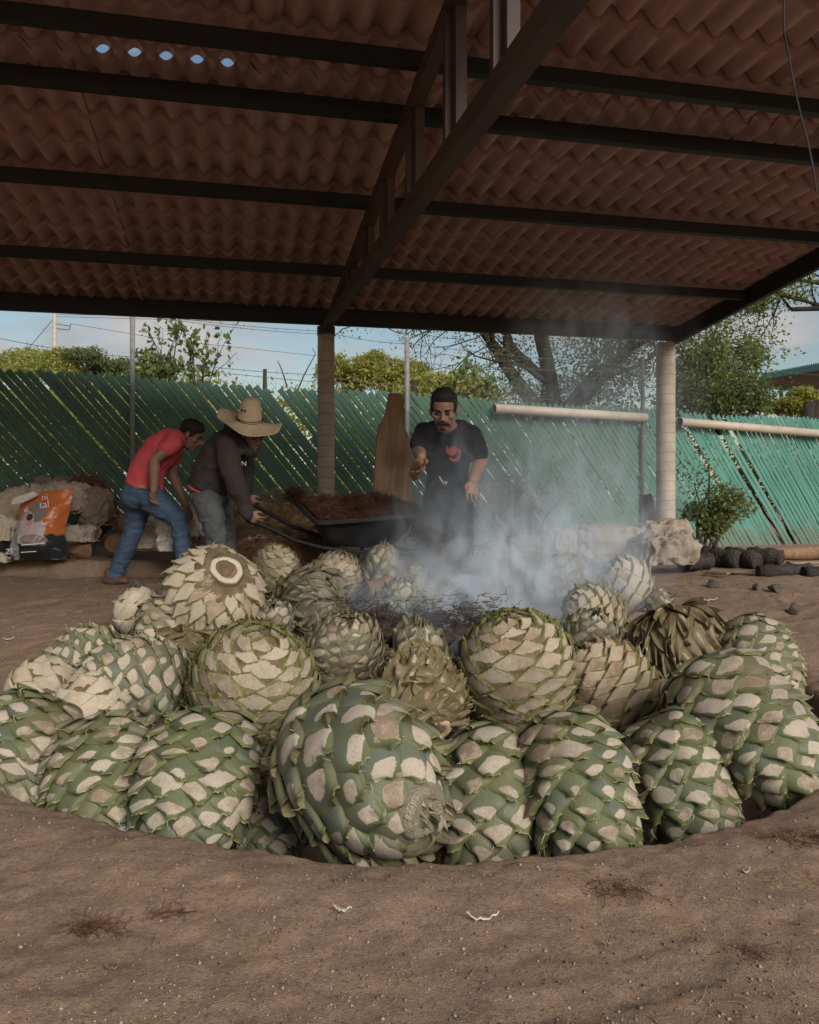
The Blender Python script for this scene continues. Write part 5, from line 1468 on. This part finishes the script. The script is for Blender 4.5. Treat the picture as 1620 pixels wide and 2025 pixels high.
def man_black():
    d = 5.7
    root = empty('person', (P(884, 985, d).x, d, gz(P(884, 985, d).x, d)), 'person in a black t-shirt leaning over the smoke and throwing fibre', 'person')
    X = Vector((1, 0, 0))
    tp = [(886, 972, 5.82, .158, .12), (886, 945, 5.76, .148, .112), (887, 905, 5.62, .150, .115), (887, 875, 5.52, .168, .12), (886, 853, 5.44, .175, .095), (883, 843, 5.41, .11, .075)]
    hipL, knL, anL = P(866, 985, 5.82), P(862, 1070, 5.72), P(860, 1170, 5.85)
    hipR, knR, anR = P(908, 985, 5.82), P(914, 1070, 5.74), P(918, 1170, 5.85)
    for q in (anL, anR): q.z = gz(q.x, q.y) + .09
    sh1, el1, wr1 = P(841, 855, 5.46), P(828, 893, 5.42), P(833, 902, 5.19)
    sh2, el2, wr2 = P(933, 860, 5.47), P(951, 912, 5.48), P(935, 950, 5.27)
    m = MB(); m.tube([P(x, y, dd) for x, y, dd, a, b in tp], [(a * .88, b * .88) for x, y, dd, a, b in tp], 20, side=X)
    limb(m, [hipL, knL, anL], [.085, .058, .042]); limb(m, [hipR, knR, anR], [.085, .058, .042]); m.ball(P(886, 978, 5.82), (.16, .13, .12))
    limb(m, [sh1, sh1.lerp(el1, .5), el1, el1.lerp(wr1, .4), wr1], [.058, .055, .047, .046, .032]); limb(m, [sh2, sh2.lerp(el2, .5), el2, el2.lerp(wr2, .35), wr2], [.058, .056, .048, .047, .032])
    hand(m, wr1, (-.15, -.45, -.88), (.8, -.4, .1), .75, 1.0, 1); hand(m, wr2, (-.05, -.25, -.95), (-.85, -.4, .1), .65, 1.05, -1)
    m.tube([P(884, 850, 5.44), P(882, 838, 5.38), P(880, 825, 5.34)], [.075, .066, .062], 14)
    L, R = head(m, P(878, 810, 5.27), (-.10, -.90, -.42), (-.02, -.42, .9), 1.06)
    remesh(m, 'body', M['skin'], root, .0058, 2)
    hairdo(root, L, R, 1.02, .058, 5); face_bits(root, L, R, 1.06, True)
    m = MB(); m.tube([P(886, 978, 5.83)] + [P(x, y, dd) for x, y, dd, a, b in tp], [(.172, .13)] + [(a, b) for x, y, dd, a, b in tp], 24, side=X)
    limb(m, [P(858, 854, 5.46), sh1, sh1.lerp(el1, .62)], [.075, .070, .066]); limb(m, [P(912, 856, 5.46), sh2, sh2.lerp(el2, .70)], [.075, .070, .067])
    remesh(m, 'shirt', M['black_cotton'], root, .009, 4, .013, 9, 8, (1, 1, .7))
    m = MB(); m.ball(P(886, 985, 5.82), (.168, .135, .10), 18, 12)
    for hp, kn, an in ((hipL, knL, anL), (hipR, knR, anR)): limb(m, [hp, kn, an + Vector((0, 0, -.03))], [.105, .082, .07])
    remesh(m, 'trousers', M['black_cotton'], root, .010, 4, .008, 12, 9)
    for a in (anL, anR): shoe(root, a + Vector((0, .05, 0)), a + Vector((0, -.18, 0)), gz(a.x, a.y))
    # red emblem on the chest and pale drawstring
    M['emblem'] = simple('red print', (0.17, 0.022, 0.025), (0.28, 0.04, 0.04), 40, 0.8, 0, 0.001, 0.2)
    dz = 5.385
    MB().prism([P(*q, dz) for q in ((885, 880), (888, 886), (894, 883), (900, 881), (904, 888), (902, 896), (893, 902), (886, 898), (882, 890))], (0, 0, 0), (0, .10, 0)).build('emblem', M['emblem'], root)
    MB().tube([P(*q, dz + .005) for q in ((903, 886), (908, 893), (908, 903), (903, 910), (896, 911), (888, 906))], [.010, .013, .013, .012, .012, .008], 8).build('emblem', M['emblem'], root)
    MB().tube([P(*q, 5.60) for q in ((869, 942), (872, 948), (875, 952), (877, 958), (880, 951), (882, 959), (884, 952))], .0045, 6).build('drawstring', M['scrap'], root, True)
man_black()
# ------------------------------------------------------------------ trees, shrubs, vines
def leaf_mat(name, c1, c2, trans=0.5):
    t = NT(name); rnd = t.attr('rnd'); n = t.noise(t.pos(), 1.6, 3)
    c = t.ramp(t.math('ADD', t.math('MULTIPLY', rnd, .6), t.math('MULTIPLY', n, .5)), [(0.25, c1), (0.8, c2)])
    t.b.inputs['Roughness'].default_value = .55; t.b.inputs['Specular IOR Level'].default_value = .3
    t.col(c)
    tr = t.n('ShaderNodeBsdfTranslucent'); t.l(t.mix(1.0, c, (1.0, 1.1, .55), 'MULTIPLY'), tr.inputs['Color'])
    mx = t.n('ShaderNodeMixShader'); mx.inputs[0].default_value = trans
    t.l(t.b.outputs[0], mx.inputs[1]); t.l(tr.outputs[0], mx.inputs[2]); t.l(mx.outputs[0], t.out.inputs['Surface'])
    return t.m
M['leaf_mid'] = leaf_mat('mid green leaves', (0.12, 0.15, 0.06), (0.24, 0.27, 0.115))
M['leaf_dark'] = leaf_mat('dark green leaves', (0.10, 0.12, 0.055), (0.19, 0.21, 0.095))
M['leaf_yellow'] = leaf_mat('yellow green leaves', (0.25, 0.26, 0.06), (0.42, 0.41, 0.12))
M['leaf_pale'] = leaf_mat('light green leaves', (0.11, 0.15, 0.045), (0.23, 0.27, 0.09))
M['bark'] = simple('bark', (0.035, 0.026, 0.021), (0.075, 0.058, 0.046), 9, 0.95, 0.9, 0.02, 0.1, (3, 3, .8))
M['twig'] = simple('twig', (0.05, 0.036, 0.028), (0.09, 0.068, 0.052), 9, 0.9, 0.2, 0.004, 0.1)
def leaves(name, rs_, pts, size, mat, parent, asp=2.0, droop=.3, broad=False):
    pts = np.asarray(pts); n = len(pts)
    d = rs_.normal(size=(n, 3)); d[:, 2] -= droop; d /= np.linalg.norm(d, axis=1)[:, None]
    s = np.cross(d, rs_.normal(size=(n, 3))); s /= np.linalg.norm(s, axis=1)[:, None]; nn = np.cross(d, s)
    L = (size * rs_.uniform(.6, 1.35, n))[:, None]; W = L / asp
    a = pts; b = pts + d * L * .5 + s * W * .5 + nn * L * .06; c = pts + d * L; e = pts + d * L * .5 - s * W * .5 + nn * L * .06
    V = np.stack([a, b, c, e], 1).reshape(-1, 3)
    o0 = np.array(parent.location)
    me = fastmesh(name, V - o0, np.arange(4 * n).reshape(n, 4)); fattr(me, 'rnd', np.repeat(rs_.uniform(0, 1, n), 4))
    return link(name, me, parent, M[mat], False)
def grow(rs_, a, d, L, r, depth, out, tips, spread=.55, kids=3, up=.15, wig=.12):
    """recursive limb: out collects (points, radii); tips collects end points"""
    k = 5; pts = [Vector(a)]; dd = Vector(d).normalized()
    for i in range(k):
        dd = (dd + Vector(rs_.normal(size=3)) * wig + Vector((0, 0, up * .25))).normalized(); pts.append(pts[-1] + dd * L / k)
    rad = [r * (1 - .5 * i / k) for i in range(k + 1)]; out.append((pts, rad))
    if depth == 0:
        tips += pts[1:]; return
    if depth == 1: tips += pts[2:]
    for c in range(kids):
        u = rs_.uniform(.4, 1.0) if c else 1.0
        j = min(int(u * k), k); nd = (dd + Vector(rs_.normal(size=3)) * spread + Vector((0, 0, up))).normalized()
        grow(rs_, pts[j], nd, L * rs_.uniform(.55, .8), rad[j] * .68, depth - 1, out, tips, spread, kids, up, wig)
def build_wood(out, name, parent, mat='bark', nmin=4):
    m = MB()
    for pts, rad in out: m.tube(pts, rad, 8 if rad[0] > .03 else nmin, False)
    return m.build(name, M[mat], parent, True)
def clumped(rs_, tips, per, sg):
    t = np.array([tuple(p) for p in tips]); return np.repeat(t, per, 0) + rs_.normal(size=(len(t) * per, 3)) * sg
def tree(label, base, trunks, leafmat, size, per, sg, seed, depth=3, kids=3, name='tree', asp=2.0, cat='tree', spread=.55, up=.15, group=None, extra=None, wig=.12):
    rs_ = np.random.default_rng(seed); root = empty(name, base, label, cat, group); out = []; tips = []
    for a, d, L, r in trunks: grow(rs_, a, d, L, r, depth, out, tips, spread, kids, up, wig)
    build_wood(out, 'trunk', root)
    pts = clumped(rs_, tips, per, sg)
    if extra is not None: pts = np.concatenate([pts, extra(rs_)])
    leaves('crown', rs_, pts, size, leafmat, root, asp)
    return root
def blobpts(rs_, c, r, n, shell=.5):
    v = rs_.normal(size=(n, 3)); v /= np.linalg.norm(v, axis=1)[:, None]
    k = rs_.uniform(shell ** 3, 1, n) ** (1 / 3) * (1 + .35 * fbm(v * 2.2 + c[0], 3, int(abs(c[0]) * 7) + 3))
    return np.array(c) + v * k[:, None] * np.array(r)
def gp(px, d): 
    q = P(px, 985, d); q.z = .2; return q
def shrub(label, px, py, d, rx, rz, n, leafmat, size, seed, name='shrub', stems=5, asp=2.0, lumps=7, ry=None):
    """leafy mass whose middle shows at pixel (px, py)"""
    rs_ = np.random.default_rng(seed); c = P(px, py, d); base = Vector((c.x, c.y, .2))
    root = empty(name, base, label, 'shrub'); m = MB(); pts = []
    ry = ry or rx * .6
    for i in range(lumps):
        o = rs_.normal(size=3) * np.array([rx * .5, ry * .5, rz * .42]); q = np.array(c) + o
        f = rs_.uniform(.35, .6)
        pts.append(blobpts(rs_, q, (rx * f, ry * f, rz * f), n // lumps, .3))
        if i < stems: m.tube([base + Vector((rs_.uniform(-.1, .1), 0, 0)), base.lerp(Vector(q), .5) + Vector(rs_.normal(size=3)) * .1, Vector(q)], [.03, .02, .008], 5, False)
    m.build('stems', M['twig'], root, True)
    leaves('crown', rs_, np.concatenate(pts), size, leafmat, root, asp)
    return root
# big dark tree behind the fence, right of centre
b = gp(1095, 15.5)
tr = []
for tip, r in (((955, 655), .16), ((1085, 640), .20), ((1050, 640), .10), ((1180, 640), .13), ((1250, 690), .09)):
    a = P(1100 + (tip[0] - 1100) * .12, 800, 15.5); a.z -= .3; e = P(tip[0], tip[1], 15.3)
    tr.append((a, e - a, (e - a).length, r))
def low_sprays(rs_):
    out = []
    for (px, py, rx, rz, n) in ((990, 735, .55, .5, 600), (1040, 700, .5, .6, 450), (1150, 700, .7, .7, 1900), (1215, 740, .7, .6, 2600), (1260, 690, .5, .7, 1500), (1130, 770, .9, .35, 2400), (1010, 780, .6, .3, 1000), (1195, 665, .6, .5, 900)):
        out.append(blobpts(rs_, tuple(P(px, py, 15.0 + rs_.uniform(-.8, .8))), (rx, .6, rz), n, .15))
    return np.concatenate(out)
tree('big dark tree with forked trunks rising behind the fence at right', b, tr, 'leaf_dark', .06, 7, .16, 5, 3, 3, extra=low_sprays, up=.05, spread=.6)
tree('feathery overhanging tree whose drooping twigs enter at the upper right', gp(1900, 11.5), [(P(1900, 800, 11.5), Vector((-.15, 0, 1)), 2.6, .16), (P(1850, 620, 11.0), Vector((-1, -.1, .02)), 1.9, .06), (P(1880, 560, 11.2), Vector((-1, 0, .2)), 2.0, .05), (P(1760, 600, 10.9), Vector((-1, .1, -.05)), 1.7, .035)],
     'leaf_pale', .055, 9, .12, 17, 3, 3, up=-.02, spread=.75, extra=lambda r_: np.concatenate([blobpts(r_, tuple(P(1482, 602, 10.8)), (.30, .3, .15), 500, .1), blobpts(r_, tuple(P(1560, 570, 10.9)), (.42, .4, .2), 500, .1), blobpts(r_, tuple(P(1515, 585, 10.8)), (.2, .3, .2), 250, .1)]))
# bare twigs drooping under the eave
def bare_twigs():
    rs_ = np.random.default_rng(9); root = empty('bare_branch', gp(930, 14.8), 'thin bare branch drooping below the eave left of the big dark tree', 'branch'); out = []
    for a, dr, L in (((985, 680), (-1, 0, .02), 1.3), ((960, 655), (-1, 0, -.25), 1.1), ((900, 640), (-.8, 0, -.5), .8), ((760, 640), (.6, 0, -.5), .5), ((700, 640), (-.4, 0, -.6), .4), ((860, 640), (-.3, 0, -.8), .7), ((930, 700), (-.7, 0, -.5), .7)):
        grow(rs_, P(*a, 14.7), Vector(dr), L, .016, 2, out, [], .7, 3, -.12, .2)
    build_wood(out, 'twigs', root, 'twig', 3)['kind'] = 'stuff'
bare_twigs()
# leafy tree right of the right post
def bush_pts(rs_):
    out = []
    for (px, py, rx, rz, n) in ((1400, 760, .75, .6, 2600), (1460, 720, .45, .55, 1300), (1440, 790, .8, .4, 2600), (1350, 790, .5, .5, 1500), (1480, 780, .45, .4, 1100), (1415, 690, .2, .3, 420), (1480, 685, .14, .25, 300), (1360, 720, .25, .3, 520), (1395, 700, .25, .25, 420), (1500, 710, .16, .15, 220), (1360, 680, .15, .3, 160)):
        out.append(blobpts(rs_, tuple(P(px, py, 14.2 + rs_.uniform(-.5, .5))), (rx, .5, rz), n, .2))
    return np.concatenate(out)
tree('bushy green tree behind the fence right of the right post', gp(1420, 14.4), [(P(1420, 860, 14.4), Vector((.05, 0, 1)), 1.3, .07), (P(1400, 860, 14.4), Vector((-.3, 0, 1)), 1.2, .05)], 'leaf_mid', .075, 8, .2, 23, 2, 3, extra=bush_pts)
# young broadleaf tree at left
def young():
    rs_ = np.random.default_rng(31); root = empty('young_tree', gp(340, 10.6), 'young broad leaved tree above the fence between the left pole and the man in red', 'tree'); out = []; tips = []
    for a, e in (((392, 760), (385, 655)), ((392, 750), (360, 690)), ((300, 760), (290, 690)), ((345, 650 + 110), (330, 640)), ((392, 750), (412, 700)), ((400, 760), (418, 690)), ((330, 760), (318, 690))):
        A_, E_ = P(*a, 10.6), P(*e, 10.6); A_.z -= .4; grow(rs_, A_, E_ - A_, (E_ - A_).length, .014, 1, out, tips, .5, 3, .1, .1)
    build_wood(out, 'trunk', root, 'twig', 4)
    pts = clumped(rs_, [t for t in tips if t.z > 2.2], 2, .05)
    pts = np.concatenate([pts] + [blobpts(rs_, tuple(P(px, py, 10.6)), (rx, .25, rz), n, .2) for px, py, rx, rz, n in ((320, 718, .22, .10, 90), (290, 703, .12, .08, 45), (350, 728, .25, .08, 80), (385, 670, .10, .14, 30), (410, 720, .07, .12, 30), (345, 645, .08, .05, 14), (300, 738, .3, .07, 110))])
    leaves('crown', rs_, pts, .085, 'leaf_pale', root, 1.35)
young()
shrub('yellow green feathery tree just right of the left post, beyond the fence', 690, 735, 21, .75, .6, 12000, 'leaf_yellow', 0.085, 41, 'tree', ry=.6)
shrub('wide yellow green thicket beyond the fence behind the wooden board', 790, 760, 23, 1.3, .62, 16000, 'leaf_yellow', 0.085, 42, lumps=10)
shrub('low yellow green thicket behind the head of the man in black', 905, 770, 22, 1.1, .5, 13000, 'leaf_yellow', 0.085, 43, lumps=9)
shrub('upright broad leaved shrub poking above the fence right of the man in black', 925, 760, 14, .35, .3, 260, 'leaf_mid', .13, 44, asp=1.5)
shrub('green hedge of brush along the fence top at far left', 80, 725, 13.5, 1.0, .32, 15000, 'leaf_yellow', 0.055, 45, lumps=9)
shrub('dense green brush above the fence left of the left pole', 215, 730, 13.5, .75, .26, 12000, 'leaf_mid', 0.055, 46, lumps=8)
shrub('sunlit brush showing through the fence slats left of the left pole', 120, 860, 11.5, 2.4, .9, 16000, 'leaf_yellow', 0.08, 47, lumps=16)
shrub('sunlit brush showing through the slats behind the two bending men', 480, 860, 13.0, 2.4, 1.0, 16000, 'leaf_yellow', 0.08, 48, lumps=16)
shrub('green brush behind the slats under the yellow thicket', 830, 890, 14.5, 2.6, 1.0, 12000, 'leaf_yellow', 0.085, 49, lumps=16)
shrub('dark brush behind the slats under the big dark tree', 1180, 900, 15.5, 2.6, 1.1, 9000, 'leaf_dark', 0.085, 50, lumps=16)
shrub('yellowish bushes beyond the fence at the right picture edge', 1585, 800, 18, .9, .35, 7000, 'leaf_yellow', 0.075, 51, lumps=8)
shrub('brush seen through the gap in the slats at far right', 1560, 950, 15.5, 1.8, 1.0, 8000, 'leaf_mid', 0.08, 52, lumps=12)
shrub('leafy weed growing against the sunny slats right of the right post', 1408, 1035, 10.6, .48, .38, 2600, 'leaf_mid', .065, 53, 'weed', ry=.2)
shrub('dark creeper on the slats in the smoke right of the man in black', 1040, 990, 10.9, .50, .42, 1500, 'leaf_dark', .06, 54, 'creeper', ry=.12)
shrub('thin creeper climbing the slats right of the right post', 1385, 950, 11.9, .38, .55, 260, 'leaf_dark', .065, 55, 'creeper', ry=.08)
# leaning stump beyond the fence at far right
for lab, a, e, r in (('weathered stump leaning right beyond the fence at far right', (1590, 830), (1602, 795), .13), ('thin dead trunk leaning beside the weathered stump', (1604, 825), (1618, 792), .07), ('short grey stake above the fence near the left post', (523, 765), (524, 730), .035), ('short brown stake above the fence right of the metal pole', (818, 790), (819, 752), .05)):
    dd = 17 if a[0] > 1500 else 12.5; A_, E_ = P(*a, dd), P(*e, dd); A_.z -= .6
    o = MB().tube([A_, A_.lerp(E_, .5), E_], [r * 1.1, r, r * .85], 9).build('stump' if r > .06 else 'stake', M['bark'], None, True, at=tuple(A_)); tag(o, lab, 'stump' if r > .06 else 'stake')
# dry stalks above the fence left of the left post
for lab, pp in (('thin dry stalk forking upward above the fence left of the left post', ((590, 770), (600, 745), (612, 722), (624, 700), (618, 688))), ('short dark stalk above the fence further left of the post', ((568, 765), (562, 745), (556, 728), (549, 713)))):
    o = MB().tube([P(*q, 11) for q in pp], [.012, .01, .008, .006, .004][:len(pp)], 5).build('dry_stalk', M['twig'], None, at=tuple(P(*pp[0], 11))); tag(o, lab, 'stalk')
# utility pole
def utility_pole():
    d = 40; base = P(108, 700, d); base.z = .2; root = empty('utility_pole', base, 'pale concrete utility pole with wires beyond the fence at far left', 'pole')
    MB().tube([base, P(108, 616, d)], [.14, .10], 10).build('shaft', M['post'], root, True)
    for a, b_ in (((110, 640), (140, 645)), ((112, 650), (138, 652)), ((138, 652), (140, 640))): MB().tube([P(*a, d), P(*b_, d)], .02, 5).build('bracket', M['wire'], root)
    for pts in (((108, 628), (30, 720)), ((110, 626), (640, 640)), ((140, 640), (330, 672), (640, 705)), ((110, 622), (900, 630))):
        MB().tube([P(*q, d + 2 * i) for i, q in enumerate(pts)], .015, 4, False).build('wire', M['wire'], root)
utility_pole()
# far roof at the right edge
M['teal'] = simple('teal paint', (0.07, 0.24, 0.26), (0.12, 0.32, 0.34), 6, 0.6, 0.1, 0.002, 0.3)
M['tin'] = simple('corrugated tin', (0.20, 0.17, 0.15), (0.32, 0.28, 0.25), 3, 0.6, 0.2, 0.003, 0.4)
def far_roof():
    d = 20; root = empty('corrugated_roof', P(1640, 860, d), 'distant corrugated roof with teal edge beam at the right edge', 'roof')
    def surf(): 
        A_, B_, C_, D_ = P(1502, 752, 24), P(1502 + 330, 708, 15), P(1900, 800, 15), P(1490, 757, 24)
        V = []; n = 90
        fa = [P(1512, 738, 22), P(1700, 703, 18)]; fb = [P(1500, 757, 26), P(1760, 790, 26)]
        for i in range(n + 1):
            u = i / n; p = fa[0].lerp(fa[1], u); q = fb[0].lerp(fb[1], u); w = Vector((0, 0, .03 * (1 if i % 2 else -1))); V += [p + w, q + w]
        return V, [(2 * i, 2 * i + 1, 2 * i + 3, 2 * i + 2) for i in range(n)]
    V, Fq = surf(); MB().add(V, Fq).build('roof_sheet', M['tin'], root)
    MB().bar(P(1508, 745, 22), P(1700, 712, 18), .08, .14).build('edge_beam', M['teal'], root)
    MB().bar(P(1498, 760, 26), P(1760, 796, 26), .1, .14).build('edge_beam', M['teal'], root)
    MB().tube([P(1640, 860, 22), P(1640, 730, 22)], .08, 8).build('post', M['teal'], root)
    MB().tube([P(1545, 800, 25.5), P(1545, 762, 25.5)], .06, 8).build('post', M['teal'], root)
far_roof()

# ------------------------------------------------------------------ smoke
def smoke():
    path = [((860, 1200, 4.85), .75), ((920, 1150, 5.05), .95), ((980, 1100, 5.25), 1.05), ((1040, 1020, 5.5), 1.1), ((1110, 930, 5.9), 1.0), ((1150, 830, 6.3), .95), ((1180, 730, 6.7), .9), ((1205, 640, 7.1), .85)]
    t = NT('smoke'); t.t.nodes.remove(t.b)
    g = t.n('ShaderNodeNewGeometry'); pos = g.outputs['Position']
    sx = t.n('ShaderNodeSeparateXYZ'); t.l(pos, sx.inputs[0]); X, Y, Z = sx.outputs
    dn = t.n('ShaderNodeTexNoise'); t.l(pos, dn.inputs['Vector']); dn.inputs['Scale'].default_value = 1.7; dn.inputs['Detail'].default_value = 3
    dv = t.n('ShaderNodeVectorMath', operation='MULTIPLY_ADD'); t.l(dn.outputs['Color'], dv.inputs[0]); dv.inputs[1].default_value = (.9, .5, .6); dv.inputs[2].default_value = (-.45, -.25, -.3)
    av = t.n('ShaderNodeVectorMath', operation='ADD'); t.l(pos, av.inputs[0]); t.l(dv.outputs[0], av.inputs[1])
    sx = t.n('ShaderNodeSeparateXYZ'); t.l(av.outputs[0], sx.inputs[0]); X, Y, Z = sx.outputs
    def gauss(cx, cy, cz, rx, ry, rz, amp):
        s = None
        for c, r, k in ((cx, rx, X), (cy, ry, Y), (cz, rz, Z)):
            q = t.math('POWER', t.math('DIVIDE', t.math('SUBTRACT', k, c), r), 2.0); s = q if s is None else t.math('ADD', s, q)
        return t.math('MULTIPLY', t.math('EXPONENT', t.math('MULTIPLY', s, -1.0)), amp)
    blobs = [gauss(*tuple(P(*p)), *r, a) for p, r, a in (((905, 1190, 4.95), (.42, .42, .22), 2.0), ((1010, 1140, 5.25), (.45, .45, .26), 2.4), ((1120, 1110, 5.6), (.4, .4, .22), 1.3), ((1250, 1060, 6.4), (.5, .5, .3), .8), ((930, 1070, 5.35), (.34, .4, .35), .55), ((1085, 1060, 5.6), (.45, .4, .35), .75),
             ((905, 960, 5.25), (.20, .22, .26), .5), ((1040, 930, 5.9), (.55, .5, .45), .45), ((1150, 900, 6.2), (.55, .5, .6), .6), ((1200, 740, 6.7), (.6, .5, .5), .5), ((1190, 640, 7.0), (.6, .5, .25), .8), ((1190, 960, 6.3), (.5, .5, .4), .5), ((700, 1190, 5.0), (.25, .3, .12), .5), ((810, 1060, 5.5), (.1, .2, .3), .6))]
    s = blobs[0]
    for b_ in blobs[1:]: s = t.math('ADD', s, b_)
    mp = t.n('ShaderNodeMapping'); mp.inputs['Scale'].default_value = (1, 1, .62); mp.inputs['Rotation'].default_value = (0, .5, 0); t.l(pos, mp.inputs['Vector'])
    nz = t.n('ShaderNodeTexNoise'); t.l(mp.outputs[0], nz.inputs['Vector']); nz.inputs['Scale'].default_value = 3.6; nz.inputs['Detail'].default_value = 5; nz.inputs['Roughness'].default_value = .58; nz.inputs['Distortion'].default_value = 1.8
    w = t.ramp(nz.outputs['Fac'], [(0.45, 0.03), (0.64, 1.6)])
    den = t.math('MULTIPLY', t.math('MULTIPLY', s, w), 1.15)
    pv = t.n('ShaderNodeVolumePrincipled'); pv.inputs['Color'].default_value = (.78, .89, 1.0, 1); pv.inputs['Anisotropy'].default_value = -.25
    t.l(den, pv.inputs['Density']); t.l(pv.outputs[0], t.out.inputs['Volume'])
    m = MB()
    pts = [P(*p) for p, r in path]; rad = [r for p, r in path]
    m.tube([pts[0] - Vector((1.0, .1, .0)), pts[0] - Vector((.4, 0, 0))] + pts + [pts[-1] + Vector((.1, .1, .12))], [.30, .55] + rad + [.5], 14, side=Vector((0, 1, 0)))
    v = np.array(m.v); v[:, 2] = np.clip(v[:, 2], .02, HE + .14); m.v = [tuple(q) for q in v]
    o = m.build('smoke', t.m)
    tag(o, 'bluish white smoke drifting from the pit up to the roof', 'smoke', kind='stuff')
    t.m.cycles.volume_step_rate = 1.0 if hasattr(t.m, 'cycles') and hasattr(t.m.cycles, 'volume_step_rate') else 1.0
SMOKE = True
if SMOKE: smoke()
SC.cycles.volume_step_rate = 3.0
SC.cycles.volume_max_steps = 64
